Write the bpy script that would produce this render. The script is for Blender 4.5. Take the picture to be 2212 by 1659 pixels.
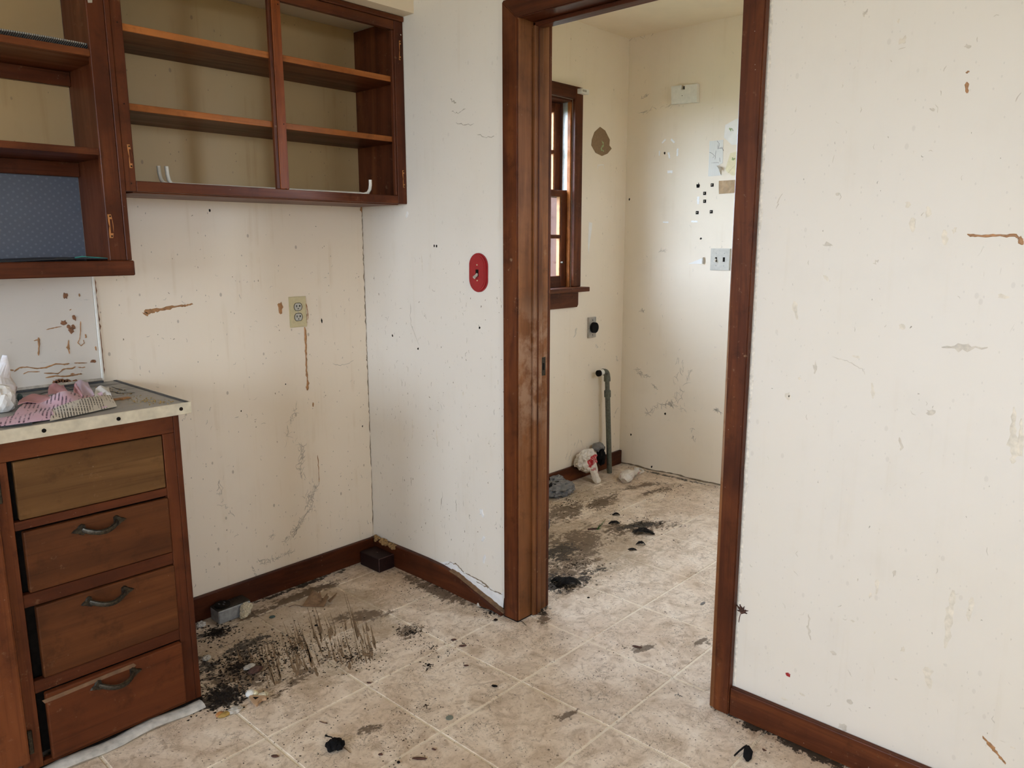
import bpy, bmesh, math, random
from mathutils import Vector, Matrix, noise as mnoise
for o in list(bpy.data.objects): bpy.data.objects.remove(o)
S = bpy.context.scene
COL = S.collection

# ------------------------------------------------------------------ camera
CAMLOC = (-1.9038, -2.5729, 1.3321)
cam_d = bpy.data.cameras.new('camera')
cam = bpy.data.objects.new('camera', cam_d); COL.objects.link(cam)
cam_d.sensor_fit = 'HORIZONTAL'; cam_d.sensor_width = 36.0; cam_d.lens = 26.903
cam_d.clip_start = 0.02
_r = Vector((0.677937, -0.735118, -0.001781)); _u = Vector((0.133212, 0.120467, 0.983739)); _f = Vector((0.722950, 0.667150, -0.179596))
M = Matrix.Identity(4)
for i in range(3):
    M[i][0] = _r[i]; M[i][1] = _u[i]; M[i][2] = -_f[i]; M[i][3] = CAMLOC[i]
cam.matrix_world = M
S.camera = cam

# ------------------------------------------------------------------ world, exposure
wd = bpy.data.worlds.new('overcast_sky'); S.world = wd
wd.use_nodes = True
bg = wd.node_tree.nodes['Background']
bg.inputs[0].default_value = (0.66, 0.80, 1.0, 1)
bg.inputs[1].default_value = 5.2
S.view_settings.view_transform = 'Standard'
S.view_settings.look = 'None'
S.view_settings.gamma = 1.0
S.view_settings.use_curve_mapping = False
S.view_settings.exposure = 2.25
try:
    S.cycles.max_bounces = 8; S.cycles.diffuse_bounces = 6; S.cycles.glossy_bounces = 3; S.cycles.transmission_bounces = 3
    S.cycles.transparent_max_bounces = 12; S.cycles.use_denoising = True; S.cycles.use_adaptive_sampling = True; S.cycles.adaptive_threshold = .03
    S.cycles.sample_clamp_indirect = 8.0; S.cycles.caustics_reflective = False; S.cycles.caustics_refractive = False
except Exception: pass

# daylight portals: emit nothing themselves, they only guide sampling to the window openings
def portal(name, loc, rot, sx, sy):
    l = bpy.data.lights.new(name, 'AREA'); l.shape = 'RECTANGLE'; l.size = sx; l.size_y = sy
    l.cycles.is_portal = True
    o = bpy.data.objects.new(name, l); COL.objects.link(o); o.location = loc; o.rotation_euler = rot
    return o
H = math.pi / 2
XW = -5.0                                                               # far wall of the kitchen, behind the camera
KW = [(-3.65, -2.80, 0.8, 2.2), (-1.65, -0.50, 1.05, 2.2)]             # its two windows (y0,y1,z0,z1)
for (y0, y1, z0, z1) in KW:
    portal('window_portal', (XW - .04, (y0 + y1) / 2, (z0 + z1) / 2), (0, -H, 0), z1 - z0, y1 - y0)
LWIN = (0.26, 1.398, 1.10, 2.075)                                        # laundry window (x0,x1,z0,z1)
portal('window_portal', ((LWIN[0] + LWIN[1]) / 2, 0.21, (LWIN[2] + LWIN[3]) / 2), (-H, 0, 0), LWIN[1] - LWIN[0], LWIN[3] - LWIN[2])

RFILL_WIN = (0.68, 1.18, 1.4, 1.98)                                         # unseen second laundry window, added for fill in the wall facing the first (x0,x1,z0,z1)
portal('window_portal', ((RFILL_WIN[0] + RFILL_WIN[1]) / 2, -2.6, (RFILL_WIN[2] + RFILL_WIN[3]) / 2), (H, 0, 0), RFILL_WIN[1] - RFILL_WIN[0], RFILL_WIN[3] - RFILL_WIN[2])

NFILL_WIN = (-3.2, -2.45, 1.05, 2.1)                                          # unseen window added behind the camera to brighten the left wall (x0,x1,z0,z1)
YN = -5.2                                                               # near end of the kitchen
portal('window_portal', ((NFILL_WIN[0] + NFILL_WIN[1]) / 2, YN - .1, (NFILL_WIN[2] + NFILL_WIN[3]) / 2), (H, 0, 0), NFILL_WIN[1] - NFILL_WIN[0], NFILL_WIN[3] - NFILL_WIN[2])

R = random.Random(11)
# ------------------------------------------------------------------ node helpers
class NT:
    def __init__(s, name):
        s.m = bpy.data.materials.new(name); s.m.use_nodes = True
        s.t = s.m.node_tree; s.b = s.t.nodes['Principled BSDF']
    def n(s, typ, ins=None, **kw):
        x = s.t.nodes.new(typ)
        for k, v in kw.items(): setattr(x, k, v)
        for k, v in (ins or {}).items():
            if isinstance(v, bpy.types.NodeSocket): s.t.links.new(v, x.inputs[k])
            else: x.inputs[k].default_value = v
        return x
    def set(s, **kw):
        for k, v in kw.items():
            k = k.replace('_', ' ')
            if isinstance(v, bpy.types.NodeSocket): s.t.links.new(v, s.b.inputs[k])
            else: s.b.inputs[k].default_value = v
        return s.m
    def pos(s): return s.n('ShaderNodeNewGeometry').outputs['Position']
    def obj(s): return s.n('ShaderNodeTexCoord').outputs['Object']
    def mapping(s, v, loc=(0,0,0), rot=(0,0,0), sc=(1,1,1), typ='POINT'):
        return s.n('ShaderNodeMapping', {0: v, 1: loc, 2: rot, 3: sc}, vector_type=typ).outputs[0]
    def noise(s, v, scale, detail=5, rough=.55, dist=0):
        return s.n('ShaderNodeTexNoise', {'Vector': v, 'Scale': scale, 'Detail': detail, 'Roughness': rough, 'Distortion': dist}).outputs['Fac']
    def vor(s, v, scale, feat='F1'):
        return s.n('ShaderNodeTexVoronoi', {'Vector': v, 'Scale': scale}, feature=feat)
    def ramp(s, f, stops, interp='LINEAR'):
        x = s.n('ShaderNodeValToRGB', {0: f}); cr = x.color_ramp; cr.interpolation = interp
        while len(cr.elements) < len(stops): cr.elements.new(.5)
        for e, (p, c) in zip(cr.elements, stops):
            e.position = p; e.color = (c, c, c, 1) if isinstance(c, (int, float)) else (*c, 1)
        return x.outputs[0]
    def mix(s, f, a, b, mode='MIX'):
        x = s.n('ShaderNodeMix', data_type='RGBA', blend_type=mode)
        for i, v in ((0, f), (6, a), (7, b)):
            if isinstance(v, bpy.types.NodeSocket): s.t.links.new(v, x.inputs[i])
            else: x.inputs[i].default_value = v if i == 0 else (*v, 1)
        return x.outputs[2]
    def math(s, op, a, b=0.0, clamp=False):
        return s.n('ShaderNodeMath', {0: a, 1: b}, operation=op, use_clamp=clamp).outputs[0]
    def mr(s, f, a, b, c=0.0, d=1.0, smooth=True):
        return s.n('ShaderNodeMapRange', {0: f, 1: a, 2: b, 3: c, 4: d}, interpolation_type='SMOOTHSTEP' if smooth else 'LINEAR').outputs[0]
    def blob(s, v, cx, cy, rx, ry, rot=0.0, edge=.35):
        q = s.mapping(v, (cx, cy, 0), (0, 0, rot), (rx, ry, 1), 'TEXTURE')
        q = s.n('ShaderNodeVectorMath', {0: q, 1: (1, 1, 0)}, operation='MULTIPLY').outputs[0]
        l = s.n('ShaderNodeVectorMath', {0: q}, operation='LENGTH').outputs['Value']
        return s.mr(l, 1.0, edge)
    def bump(s, h, strength=.2, dist=.002):
        return s.n('ShaderNodeBump', {'Height': h, 'Strength': strength, 'Distance': dist}).outputs[0]

def plain(name, col, rough=.5, metal=0.0, var=.12, scale=60, bump=0.0, spec=.5):
    t = NT(name); v = t.obj(); n = t.noise(v, scale, 4)
    dark = tuple(c * (1 - var) for c in col); lite = tuple(min(1, c * (1 + var)) for c in col)
    c = t.ramp(n, [(.3, dark), (.7, lite)])
    t.set(Base_Color=c, Roughness=rough, Metallic=metal)
    t.b.inputs['Specular IOR Level'].default_value = spec
    if bump: t.set(Normal=t.bump(n, bump, .002))
    return t.m

def wood(name, axis, dark, mid, lite, rough=.42, gscale=1.0, worn=.0, wear_col=(.32, .20, .11), world=True, coat=.06, zwear=False):
    """stained, varnished boards; grain runs along axis 0/1/2"""
    t = NT(name); v = t.pos() if world else t.obj()
    sc = [11, 11, 11]; sc[axis] = 1.1
    q = t.mapping(v, sc=tuple(k * gscale for k in sc))
    wob = t.noise(q, 1.0, 4, .6, 1.4)
    sc2 = [130, 130, 130]; sc2[axis] = 3.0
    fine = t.noise(t.mapping(v, sc=tuple(sc2)), 1.0, 3, .6)
    big = t.noise(v, 4.5, 4, .6)
    sc3 = [4.2, 4.2, 4.2]; sc3[axis] = .45
    band = t.noise(t.mapping(v, loc=(3.1, 1.7, .4), sc=tuple(sc3)), 1.0, 3, .5, .8)
    c = t.ramp(t.math('ADD', t.math('MULTIPLY', wob, .55), t.math('MULTIPLY', band, .5)), [(.32, dark), (.52, mid), (.68, lite)])
    c = t.mix(t.mr(t.noise(v, 17, 6, .7), .52, .72, 0, .40), c, tuple(k * .55 for k in dark))
    c = t.mix(t.mr(fine, .50, .76, 0, .38), c, tuple(k * .45 for k in dark))
    c = t.mix(t.mr(big, .44, .74, 0, .5), c, tuple(k * .6 for k in dark))
    if worn:
        s1 = t.noise(v, 38, 6, .7); s2 = t.noise(v, 3.2, 3)
        w = t.math('MULTIPLY', t.mr(s1, .60, .70), t.mr(s2, .45, .65))
        c = t.mix(t.math('MULTIPLY', w, worn), c, wear_col)
        vo = t.vor(v, 85).outputs['Distance']
        sel = t.mr(t.noise(v, 21, 2), .62, .68)
        c = t.mix(t.math('MULTIPLY', t.math('MULTIPLY', t.mr(vo, .13, .07), sel), .7 * worn), c, (.55, .48, .38))
    if zwear:   # varnish handled away around latch height
        z = t.n('ShaderNodeSeparateXYZ', {0: v}).outputs[2]
        w = t.math('MULTIPLY', t.mr(z, .55, .85), t.mr(z, 1.20, 1.0))
        c = t.mix(t.math('MULTIPLY', w, t.mr(t.noise(v, 9, 5, .65), .40, .58, 0, .75)), c, (.36, .215, .130))
    t.set(Base_Color=c, Roughness=t.mr(wob, .2, .8, rough + .1, rough - .06), Normal=t.bump(fine, .12, .001))
    t.b.inputs['Coat Weight'].default_value = coat; t.b.inputs['Coat Roughness'].default_value = .3; t.b.inputs['Specular IOR Level'].default_value = .14
    return t.m

def paint(name, col, spot=.5, streak=.3, yellow=.25, axis=2, rough=.5, crack=0):
    """old grubby wall paint: drips, fly specks, scuffs and yellow patches"""
    t = NT(name); v = t.pos()
    big = t.noise(v, 1.4, 3, .6); mid = t.noise(v, 6, 4, .6)
    c = t.mix(t.mr(big, .42, .75, 0, yellow), col, (col[0] * .90, col[1] * .84, col[2] * .66))
    c = t.mix(t.mr(mid, .48, .8, 0, .25), c, tuple(k * .84 for k in col))
    st = t.noise(t.mapping(v, sc=(34, 34, 1.1)), 1.0, 3, .6)
    selS = t.mr(mid, .42, .60)
    c = t.mix(t.math('MULTIPLY', t.mr(st, .52, .74, 0, streak), selS), c, (col[0] * .72, col[1] * .62, col[2] * .44))
    # specks of two sizes, slightly drawn out downwards
    for sc, thr, dens, dk in ((70, .10, .60, (.06, .045, .035)), (26, .085, .55, (.16, .11, .07))):
        q = t.mapping(v, sc=(sc, sc, sc * .62))
        vo = t.vor(q, 1.0)
        rnd = t.n('ShaderNodeSeparateColor', {0: vo.outputs['Color']}).outputs[0]
        pick = t.math('GREATER_THAN', rnd, dens + .25)
        near = t.mr(vo.outputs['Distance'], thr + .05, thr)
        c = t.mix(t.math('MULTIPLY', t.math('MULTIPLY', near, pick), spot * .85), c, dk)
    h = t.math('ADD', t.math('MULTIPLY', mid, .6), t.math('MULTIPLY', t.noise(v, 90, 1), .25))
    t.set(Base_Color=c, Roughness=rough, Normal=t.bump(h, .10, .004))
    t.b.inputs['Specular IOR Level'].default_value = .35
    return t.m

MAT = {}
RD, RM, RL = (.044, .011, .0045), (.108, .029, .0105), (.185, .056, .018)
for i, ax in enumerate('xyz'):
    MAT['cab_' + ax] = wood('stained_cabinet_wood_' + ax, i, RD, RM, RL, .40, 1.0, .35)
    MAT['trim_' + ax] = wood('varnished_fir_trim_' + ax, i, (.036, .009, .0036), (.088, .023, .008), (.155, .045, .013), .42, 1.5, .6)
MAT['jamb_z'] = wood('worn_door_jamb_wood', 2, (.095, .034, .011), (.185, .070, .024), (.29, .120, .046), .42, 1.2, .5, zwear=True)
MAT['mull'] = wood('mullion_wood', 2, (.10, .022, .006), (.235, .060, .014), (.37, .110, .024), .38, 1.0, .3)
MAT['shelf'] = wood('shelf_edge_wood', 0, (.16, .050, .014), (.34, .110, .026), (.46, .165, .045), .38, 1.0, .3)
MAT['ply'] = wood('faded_drawer_plywood', 0, (.065, .028, .010), (.120, .056, .018), (.19, .096, .033), .55, .9, .3, coat=.1)
MAT['drawer'] = wood('drawer_front_wood', 0, (.050, .016, .006), (.105, .034, .011), (.17, .058, .018), .45, .8, .3)
MAT['drawer_low'] = wood('lower_drawer_wood', 0, (.055, .014, .005), (.110, .029, .009), (.16, .045, .013), .45, .8, .4)
MAT['raw'] = plain('raw_wood_where_varnish_wore_off', (.16, .085, .042), .6, var=.25, scale=40)
MAT['raw_orange'] = plain('unvarnished_orange_wood', (.42, .17, .045), .55, var=.25, scale=50)
MAT['wall'] = paint('grubby_cream_wall_paint', (.785, .68, .545), .55, .26, .22)
MAT['wall_r'] = paint('cream_wall_paint_by_door', (.735, .675, .585), .12, .10, .13)
MAT['wall_l'] = paint('cream_laundry_wall_paint', (.79, .695, .56), .35, .12, .2)
MAT['wall_tan'] = plain('tan_wall_paint', (.74, .58, .385), .7, var=.05, scale=3)  # for unseen walls, tan chosen to warm the bounced light
MAT['ceil'] = plain('cream_ceiling_paint', (.78, .67, .51), .7, var=.06, scale=4)
MAT['old'] = paint('yellowed_shaded_cupboard_paint', (.54, .375, .185), .5, .35, .4)  # yellowed paint, its dark tone partly the shade inside the cupboards
MAT['black'] = plain('black_grime_and_shade', (.011, .008, .006), .85, var=.4, spec=.1)  # grime and holes, also painted shade in the drawer gaps
MAT['web_pale'] = plain('pale_scuff', (.60, .535, .44), .9, var=.15)
MAT['caulk'] = plain('ragged_caulk', (.72, .65, .54), .8, var=.2, scale=90)
MAT['crumb'] = plain('dark_grit', (.020, .014, .010), .9, var=.5, spec=.1)
MAT['chip'] = plain('dusty_plaster_chip', (.50, .46, .40), .9, var=.3, scale=90, bump=.6)
MAT['darkmetal'] = plain('tarnished_dark_bronze', (.055, .046, .033), .38, .8, var=.5, scale=180, bump=.2)
MAT['grey_metal'] = plain('grey_painted_metal', (.30, .31, .31), .45, .4, var=.2)
MAT['steel'] = plain('dull_steel_plate', (.42, .40, .36), .42, .6, var=.2)
MAT['glue'] = plain('brown_old_glue', (.36, .175, .065), .55, var=.3, scale=90, bump=.3)
MAT['glue_dark'] = plain('dark_brown_glue', (.21, .085, .033), .55, var=.35, scale=90, bump=.4)
MAT['crack'] = plain('dark_crack', (.20, .15, .095), .9, var=.3)
MAT['stain'] = plain('faint_tan_stain', (.70, .625, .505), .7, var=.15)
MAT['web'] = plain('dusty_grey_smear', (.44, .385, .31), .9, var=.3)
MAT['plaster'] = plain('bare_white_plaster', (.74, .72, .69), .9, var=.1, scale=30, bump=.5)
MAT['white'] = plain('off_white_plastic', (.72, .70, .64), .45, var=.06)
MAT['white_paper'] = plain('white_paper', (.80, .78, .74), .75, var=.05, scale=20)
MAT['ivory'] = plain('ivory_plastic', (.55, .47, .27), .42, var=.08)
MAT['ivory_grey'] = plain('greyed_ivory_plastic', (.47, .44, .37), .45, var=.1)
MAT['red'] = plain('red_plastic', (.30, .012, .014), .38, var=.08)
MAT['brown_paper'] = plain('brown_kraft_paper', (.235, .150, .078), .85, var=.1, scale=90)
MAT['tan_paper'] = plain('creased_tan_paper', (.42, .29, .17), .8, var=.15, scale=35, bump=.4)
MAT['yellow_paper'] = plain('pale_yellow_paper', (.72, .64, .42), .8, var=.06)
MAT['foam'] = plain('yellow_foam_crumb', (.30, .18, .07), .9, var=.5, scale=120, bump=.6)
MAT['fluff'] = plain('cream_fluff', (.55, .48, .34), .95, var=.3, scale=150, bump=.8)
MAT['cloth_black'] = plain('black_cloth', (.007, .006, .006), .8, var=.4, scale=90, bump=.3, spec=.12)
MAT['tar'] = plain('curled_black_flake', (.012, .009, .007), .55, var=.5, scale=120, bump=.5, spec=.25)
MAT['brownbox'] = plain('dark_brown_plastic', (.018, .007, .006), .5, var=.3, spec=.2)
MAT['edge_brown'] = plain('worn_brown_plastic_edge', (.16, .085, .07), .5, var=.3)
MAT['rod'] = plain('white_enamelled_rod', (.78, .75, .66), .35, var=.08)
MAT['pipe'] = plain('grey_green_galvanised_pipe', (.105, .108, .082), .55, .3, var=.3, scale=90, bump=.3)
MAT['green'] = plain('green_leaf', (.055, .16, .03), .5, var=.35)
MAT['leaf'] = plain('dry_brown_leaf', (.17, .095, .045), .8, var=.3, scale=70, bump=.4)
MAT['leaf_dark'] = plain('dark_brown_dry_leaf', (.075, .030, .018), .8, var=.3)
MAT['letter'] = plain('tan_wooden_letter', (.46, .29, .165), .6, var=.1)
MAT['petal'] = plain('dull_yellow_petal', (.38, .24, .06), .7, var=.3)
MAT['grey_bag'] = plain('grey_plastic_bag', (.165, .160, .155), .4, var=.35, scale=35)
MAT['blue_bag'] = plain('blue_grey_plastic_bag', (.125, .135, .150), .4, var=.3, scale=35)
MAT['disc'] = plain('grey_green_disc', (.20, .215, .17), .6, var=.15)
MAT['teal_disc'] = plain('dark_teal_disc', (.050, .085, .080), .6, var=.2)
MAT['tape'] = plain('white_tape_residue', (.86, .86, .86), .6, var=.03)
MAT['ink'] = plain('grey_pencil_line', (.13, .12, .12), .8, var=.2)
MAT['green_ink'] = plain('faded_green_crayon', (.30, .38, .18), .8, var=.2)
MAT['alu'] = plain('dirty_aluminium_edging', (.66, .62, .50), .38, .55, var=.16, scale=30)
MAT['seal'] = plain('dark_seam_strip', (.05, .05, .052), .6, var=.3)
MAT['flap'] = plain('dusty_white_vinyl_lip', (.50, .47, .42), .8, var=.25, scale=45, bump=.5)
MAT['mat_black'] = plain('black_rubber_liner', (.018, .018, .020), .7, var=.3)
MAT['teal'] = plain('teal_thread', (.04, .28, .24), .6)
MAT['ground'] = plain('grey_green_yard', (.16, .18, .12), .9, var=.3, scale=2)

# --- patterned materials
t = NT('grey_ribbed_liner'); v = t.obj()
wv = t.n('ShaderNodeTexWave', {'Vector': v, 'Scale': 62}, bands_direction='X').outputs['Fac']
t.set(Base_Color=t.ramp(wv, [(.2, (.14, .13, .11)), (.8, (.40, .37, .32))]), Roughness=.8, Normal=t.bump(wv, .8, .002)); MAT['ribbed'] = t.m

t = NT('blue_dotted_wallpaper'); v = t.pos()
q = t.mapping(v, rot=(0, .6, 0), sc=(62, 62, 62)); fr = t.n('ShaderNodeVectorMath', {0: q}, operation='FRACTION').outputs[0]
q2 = t.n('ShaderNodeVectorMath', {0: fr, 1: (.5, 0, .5)}, operation='SUBTRACT').outputs[0]
l = t.n('ShaderNodeVectorMath', {0: t.n('ShaderNodeVectorMath', {0: q2, 1: (1, 0, 1)}, operation='MULTIPLY').outputs[0]}, operation='LENGTH').outputs['Value']
c = t.mix(t.mr(l, .26, .12, 0, .28), (.115, .127, .155), (.27, .29, .33)); c = t.mix(t.mr(t.noise(v, 5, 4), .4, .8, 0, .5), c, (.08, .087, .108))
t.set(Base_Color=c, Roughness=.55); MAT['bluepaper'] = t.m

t = NT('worn_grey_laminate'); v = t.pos()
n1 = t.noise(v, 7, 6, .65); n2 = t.noise(t.mapping(v, rot=(0, 0, .15), sc=(2.2, 26, 1)), 1.6, 6, .7); n3 = t.noise(v, 60, 4, .7)
c = t.ramp(n1, [(.3, (.20, .185, .16)), (.7, (.34, .325, .295))])
c = t.mix(t.math('MULTIPLY', t.mr(n2, .50, .58), t.mr(t.blob(v, -1.16, -.16, .30, .16), .05, .5)), c, (.022, .019, .017))
c = t.mix(t.math('MULTIPLY', t.mr(n3, .52, .66), t.blob(v, -1.05, -.40, .14, .12)), c, (.36, .27, .10))
c = t.mix(t.mr(t.noise(v, 24, 5, .7), .55, .75, 0, .5), c, (.10, .085, .065))
t.set(Base_Color=c, Roughness=.38); MAT['laminate'] = t.m

t = NT('white_backsplash_board'); v = t.pos()
c = t.mix(t.mr(t.noise(v, 3, 5), .45, .8, 0, .4), (.66, .60, .52), (.56, .50, .42))
c = t.mix(t.mr(t.noise(t.mapping(v, rot=(0, .9, 0), sc=(9, 1, 60)), 1.2, 5, .7), .62, .72, 0, .45), c, (.38, .36, .34))
c = t.mix(t.mr(t.noise(v, 45, 4, .7), .66, .74, 0, .5), c, (.32, .26, .2))
t.set(Base_Color=c, Roughness=.35); MAT['splash'] = t.m

def printed(name, base, tint, line, freq, rot, thr=.55):
    t = NT(name); v = t.obj(); q = t.mapping(v, rot=(0, 0, rot))
    wv = t.n('ShaderNodeTexWave', {'Vector': q, 'Scale': freq, 'Distortion': .6, 'Detail Scale': 2.0}, bands_direction='X').outputs['Fac']
    para = t.mr(t.noise(t.mapping(q, sc=(10, 3.5, 1)), 3.2, 2), .44, .50)
    wordg = t.mr(t.noise(t.mapping(q, sc=(3, 60, 1)), 3.0, 3), .40, .46)
    ln = t.math('MULTIPLY', t.math('MULTIPLY', t.mr(wv, thr, thr + .2), para), wordg)
    c = t.mix(t.mr(t.noise(v, 9, 4), .4, .7), base, tint)
    c = t.mix(ln, c, line)
    t.set(Base_Color=c, Roughness=.65); return t.m
MAT['pink'] = printed('pink_printed_pages', (.72, .47, .56), (.76, .60, .70), (.16, .09, .13), 34, .35)
MAT['pink_plain'] = plain('pink_paper', (.66, .36, .40), .7, var=.1, scale=20)
MAT['lav'] = plain('lavender_paper', (.72, .58, .70), .7, var=.06, scale=20)
MAT['newsprint'] = printed('cream_printed_page', (.66, .60, .50), (.70, .66, .58), (.09, .075, .06), 48, .25)

t = NT('lined_paper_with_pencil_marks'); v = t.obj()
wv = t.n('ShaderNodeTexWave', {'Vector': v, 'Scale': 44}, bands_direction='Y').outputs['Fac']
t.set(Base_Color=t.mix(t.mr(wv, .75, .95, 0, .55), (.76, .75, .70), (.33, .32, .33)), Roughness=.75); MAT['lined'] = t.m

t = NT('white_bag_with_red_print'); v = t.obj()
msk = t.n('ShaderNodeVectorMath', {0: t.mapping(v, (0.008, -.0, .115), (0, .0, 0), (.058, 9, .040), 'TEXTURE')}, operation='LENGTH').outputs['Value']
wv = t.n('ShaderNodeTexWave', {'Vector': t.mapping(v, rot=(0, .5, 0)), 'Scale': 17, 'Distortion': 7, 'Detail': 1.5, 'Detail Scale': 2}, bands_direction='X').outputs['Fac']
redm = t.mr(msk, 1.0, .9); lett = t.math('MULTIPLY', t.mr(wv, .86, .96), t.mr(msk, .75, .65))
c = t.mix(redm, (.70, .64, .56), (.46, .025, .035)); c = t.mix(lett, c, (.75, .66, .6))
c = t.mix(t.mr(t.noise(v, 40, 4), .5, .75, 0, .4), c, (.42, .34, .25))
t.set(Base_Color=c, Roughness=.42); MAT['redbag'] = t.m
t = NT('white_bag_pink_print'); v = t.obj()
c = t.mix(t.mr(t.noise(v, 26, 3, .6), .60, .66, 0, .8), (.66, .60, .52), (.45, .06, .07))
c = t.mix(t.mr(t.noise(v, 60, 4), .5, .75, 0, .5), c, (.40, .33, .25))
t.set(Base_Color=c, Roughness=.45); MAT['pinkbag'] = t.m
t = NT('translucent_white_plastic'); v = t.obj()
c = t.mix(t.mr(t.noise(v, 14, 4), .42, .6), (.86, .86, .90), (.62, .53, .46))
t.set(Base_Color=c, Roughness=.35); t.b.inputs['Transmission Weight'].default_value = .0; MAT['white_bag'] = t.m

# glass: thin, dirty
t = NT('dirty_window_glass'); v = t.pos()
tr = t.n('ShaderNodeBsdfTransparent', {0: (.98, .99, 1, 1)}).outputs[0]
gl = t.n('ShaderNodeBsdfGlossy', {0: (1, 1, 1, 1), 1: .08}).outputs[0]
di = t.n('ShaderNodeBsdfTranslucent', {0: (.55, .53, .47, 1)}).outputs[0]
m1 = t.n('ShaderNodeMixShader', {0: .07, 1: tr, 2: gl}).outputs[0]
dirt = t.mr(t.noise(v, 30, 6, .75), .60, .80, .0, .15)
m2 = t.n('ShaderNodeMixShader', {0: dirt, 1: m1, 2: di}).outputs[0]
t.t.links.new(m2, t.t.nodes['Material Output'].inputs[0]); MAT['glass'] = t.m

# floor tile vinyl
TX0, TY0, TSX, TSY = -0.6327, -0.7937, 0.3383, 0.3319
def floor_mat(name, grout):
    t = NT(name); v = t.pos()
    warp = t.n('ShaderNodeTexNoise', {'Vector': v, 'Scale': 5.0, 'Detail': 3.0}).outputs['Color']
    vw = t.n('ShaderNodeVectorMath', {0: v, 1: t.n('ShaderNodeVectorMath', {0: warp, 3: .10}, operation='SCALE').outputs[0]}, operation='ADD').outputs[0]
    n1 = t.noise(vw, 9, 7, .72, .8); n2 = t.noise(v, 70, 4, .75, .3); n3 = t.noise(v, 1.7, 2); n4 = t.noise(v, 22, 5, .74, 1.3); n5 = t.noise(v, 150, 2, .7)
    scr = t.noise(t.mapping(v, rot=(0, 0, .55), sc=(14, 120, 1)), 1.4, 5, .7)
    if grout: c = t.ramp(n1, [(.3, (.76, .65, .49)), (.7, (.90, .80, .65))])
    else:
        c = t.ramp(n1, [(.30, (.47, .35, .24)), (.43, (.66, .53, .40)), (.54, (.78, .655, .52)), (.68, (.88, .77, .64))])
        c = t.mix(t.mr(n4, .50, .66, 0, .60), c, (.39, .28, .19))
        c = t.mix(t.mr(n2, .54, .68, 0, .55), c, (.31, .22, .145))
    c = t.mix(t.mr(n3, .44, .66, 0, .45), c, t.mix(t.mr(n4, .35, .6), (.66, .49, .34), (.46, .32, .205)))
    # curly hairline scuffs
    for sc_, wd_, thr in ((34, .010, .50), (16, .006, .52)):
        rid = t.math('ABSOLUTE', t.math('SUBTRACT', t.noise(v, sc_, 3, .5, 1.6), .5))
        c = t.mix(t.math('MULTIPLY', t.mr(rid, wd_ * 1.6, wd_ * .5), t.math('MULTIPLY', t.mr(t.noise(v, 6.5, 4), thr, thr + .10), .62)), c, (.175, .125, .08))
    c = t.mix(t.mr(scr, .60, .76, 0, .35), c, (.20, .145, .10))
    c = t.mix(t.mr(n5, .66, .74, 0, .75), c, (.11, .078, .05))
    # filth, each patch broken up by its own noise
    br1 = t.noise(vw, 8, 6, .75, .5); br2 = t.noise(t.mapping(v, rot=(0, 0, -.75), sc=(9, 34, 1)), 1.0, 5, .75); br3 = t.noise(v, 48, 4, .75)
    def add(blobs):
        acc = None
        for b in blobs:
            m = t.blob(v, *b); acc = m if acc is None else t.math('MAXIMUM', acc, m)
        return acc
    def filth(acc, kb, k1, k2, k3, lo, hi, amt):
        x = t.math('MULTIPLY', acc, kb)
        for n_, k_ in ((br1, k1), (br2, k2), (br3, k3)): x = t.math('ADD', x, t.math('MULTIPLY', t.math('SUBTRACT', n_, .5), k_))
        return t.math('MULTIPLY', t.math('MULTIPLY', t.mr(x, lo, hi), t.mr(acc, .0, .3)), amt)
    tan = add(BL_TAN); brown = add(BL_BROWN); black = add(BL_BLACK)
    c = t.mix(filth(tan, .85, 2.2, .6, 1.4, .25, .80, .55), c, (.29, .205, .115))
    c = t.mix(filth(brown, .95, 2.6, 2.2, 2.0, .46, .78, .86), c, (.105, .062, .031))
    c = t.mix(filth(black, 1.0, 2.6, 1.6, 2.8, .58, .84, .94), c, (.018, .012, .007))
    for sc, thr, dens in ((95, .16, .80), (42, .10, .84)):
        vo = t.vor(vw, sc); rnd = t.n('ShaderNodeSeparateColor', {0: vo.outputs['Color']}).outputs[0]
        k = t.math('MULTIPLY', t.math('GREATER_THAN', rnd, dens), t.mr(vo.outputs['Distance'], thr + .08, thr))
        c = t.mix(t.math('MULTIPLY', k, .75), c, (.065, .042, .027))
    h = t.math('ADD', n1, t.math('MULTIPLY', n2, .5))
    t.set(Base_Color=c, Roughness=t.mr(n1, .2, .8, .62, .44), Normal=t.bump(h, .15, .002))
    return t.m
def fb(pts, rx, ry, rot=0.0, edge=.3): return [(x, y, rx, ry, rot, edge) for x, y in pts]
AL = .74   # direction the camera looks along, as an angle on the floor
BL_TAN = fb([(-0.6049, -0.3517)], .50, .44, 0, .55) + fb([(0.6818, -0.5917)], .75, .62, .3, .1) + fb([(1.2257, -0.1385)], .6, .42, 0, .0)
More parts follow.
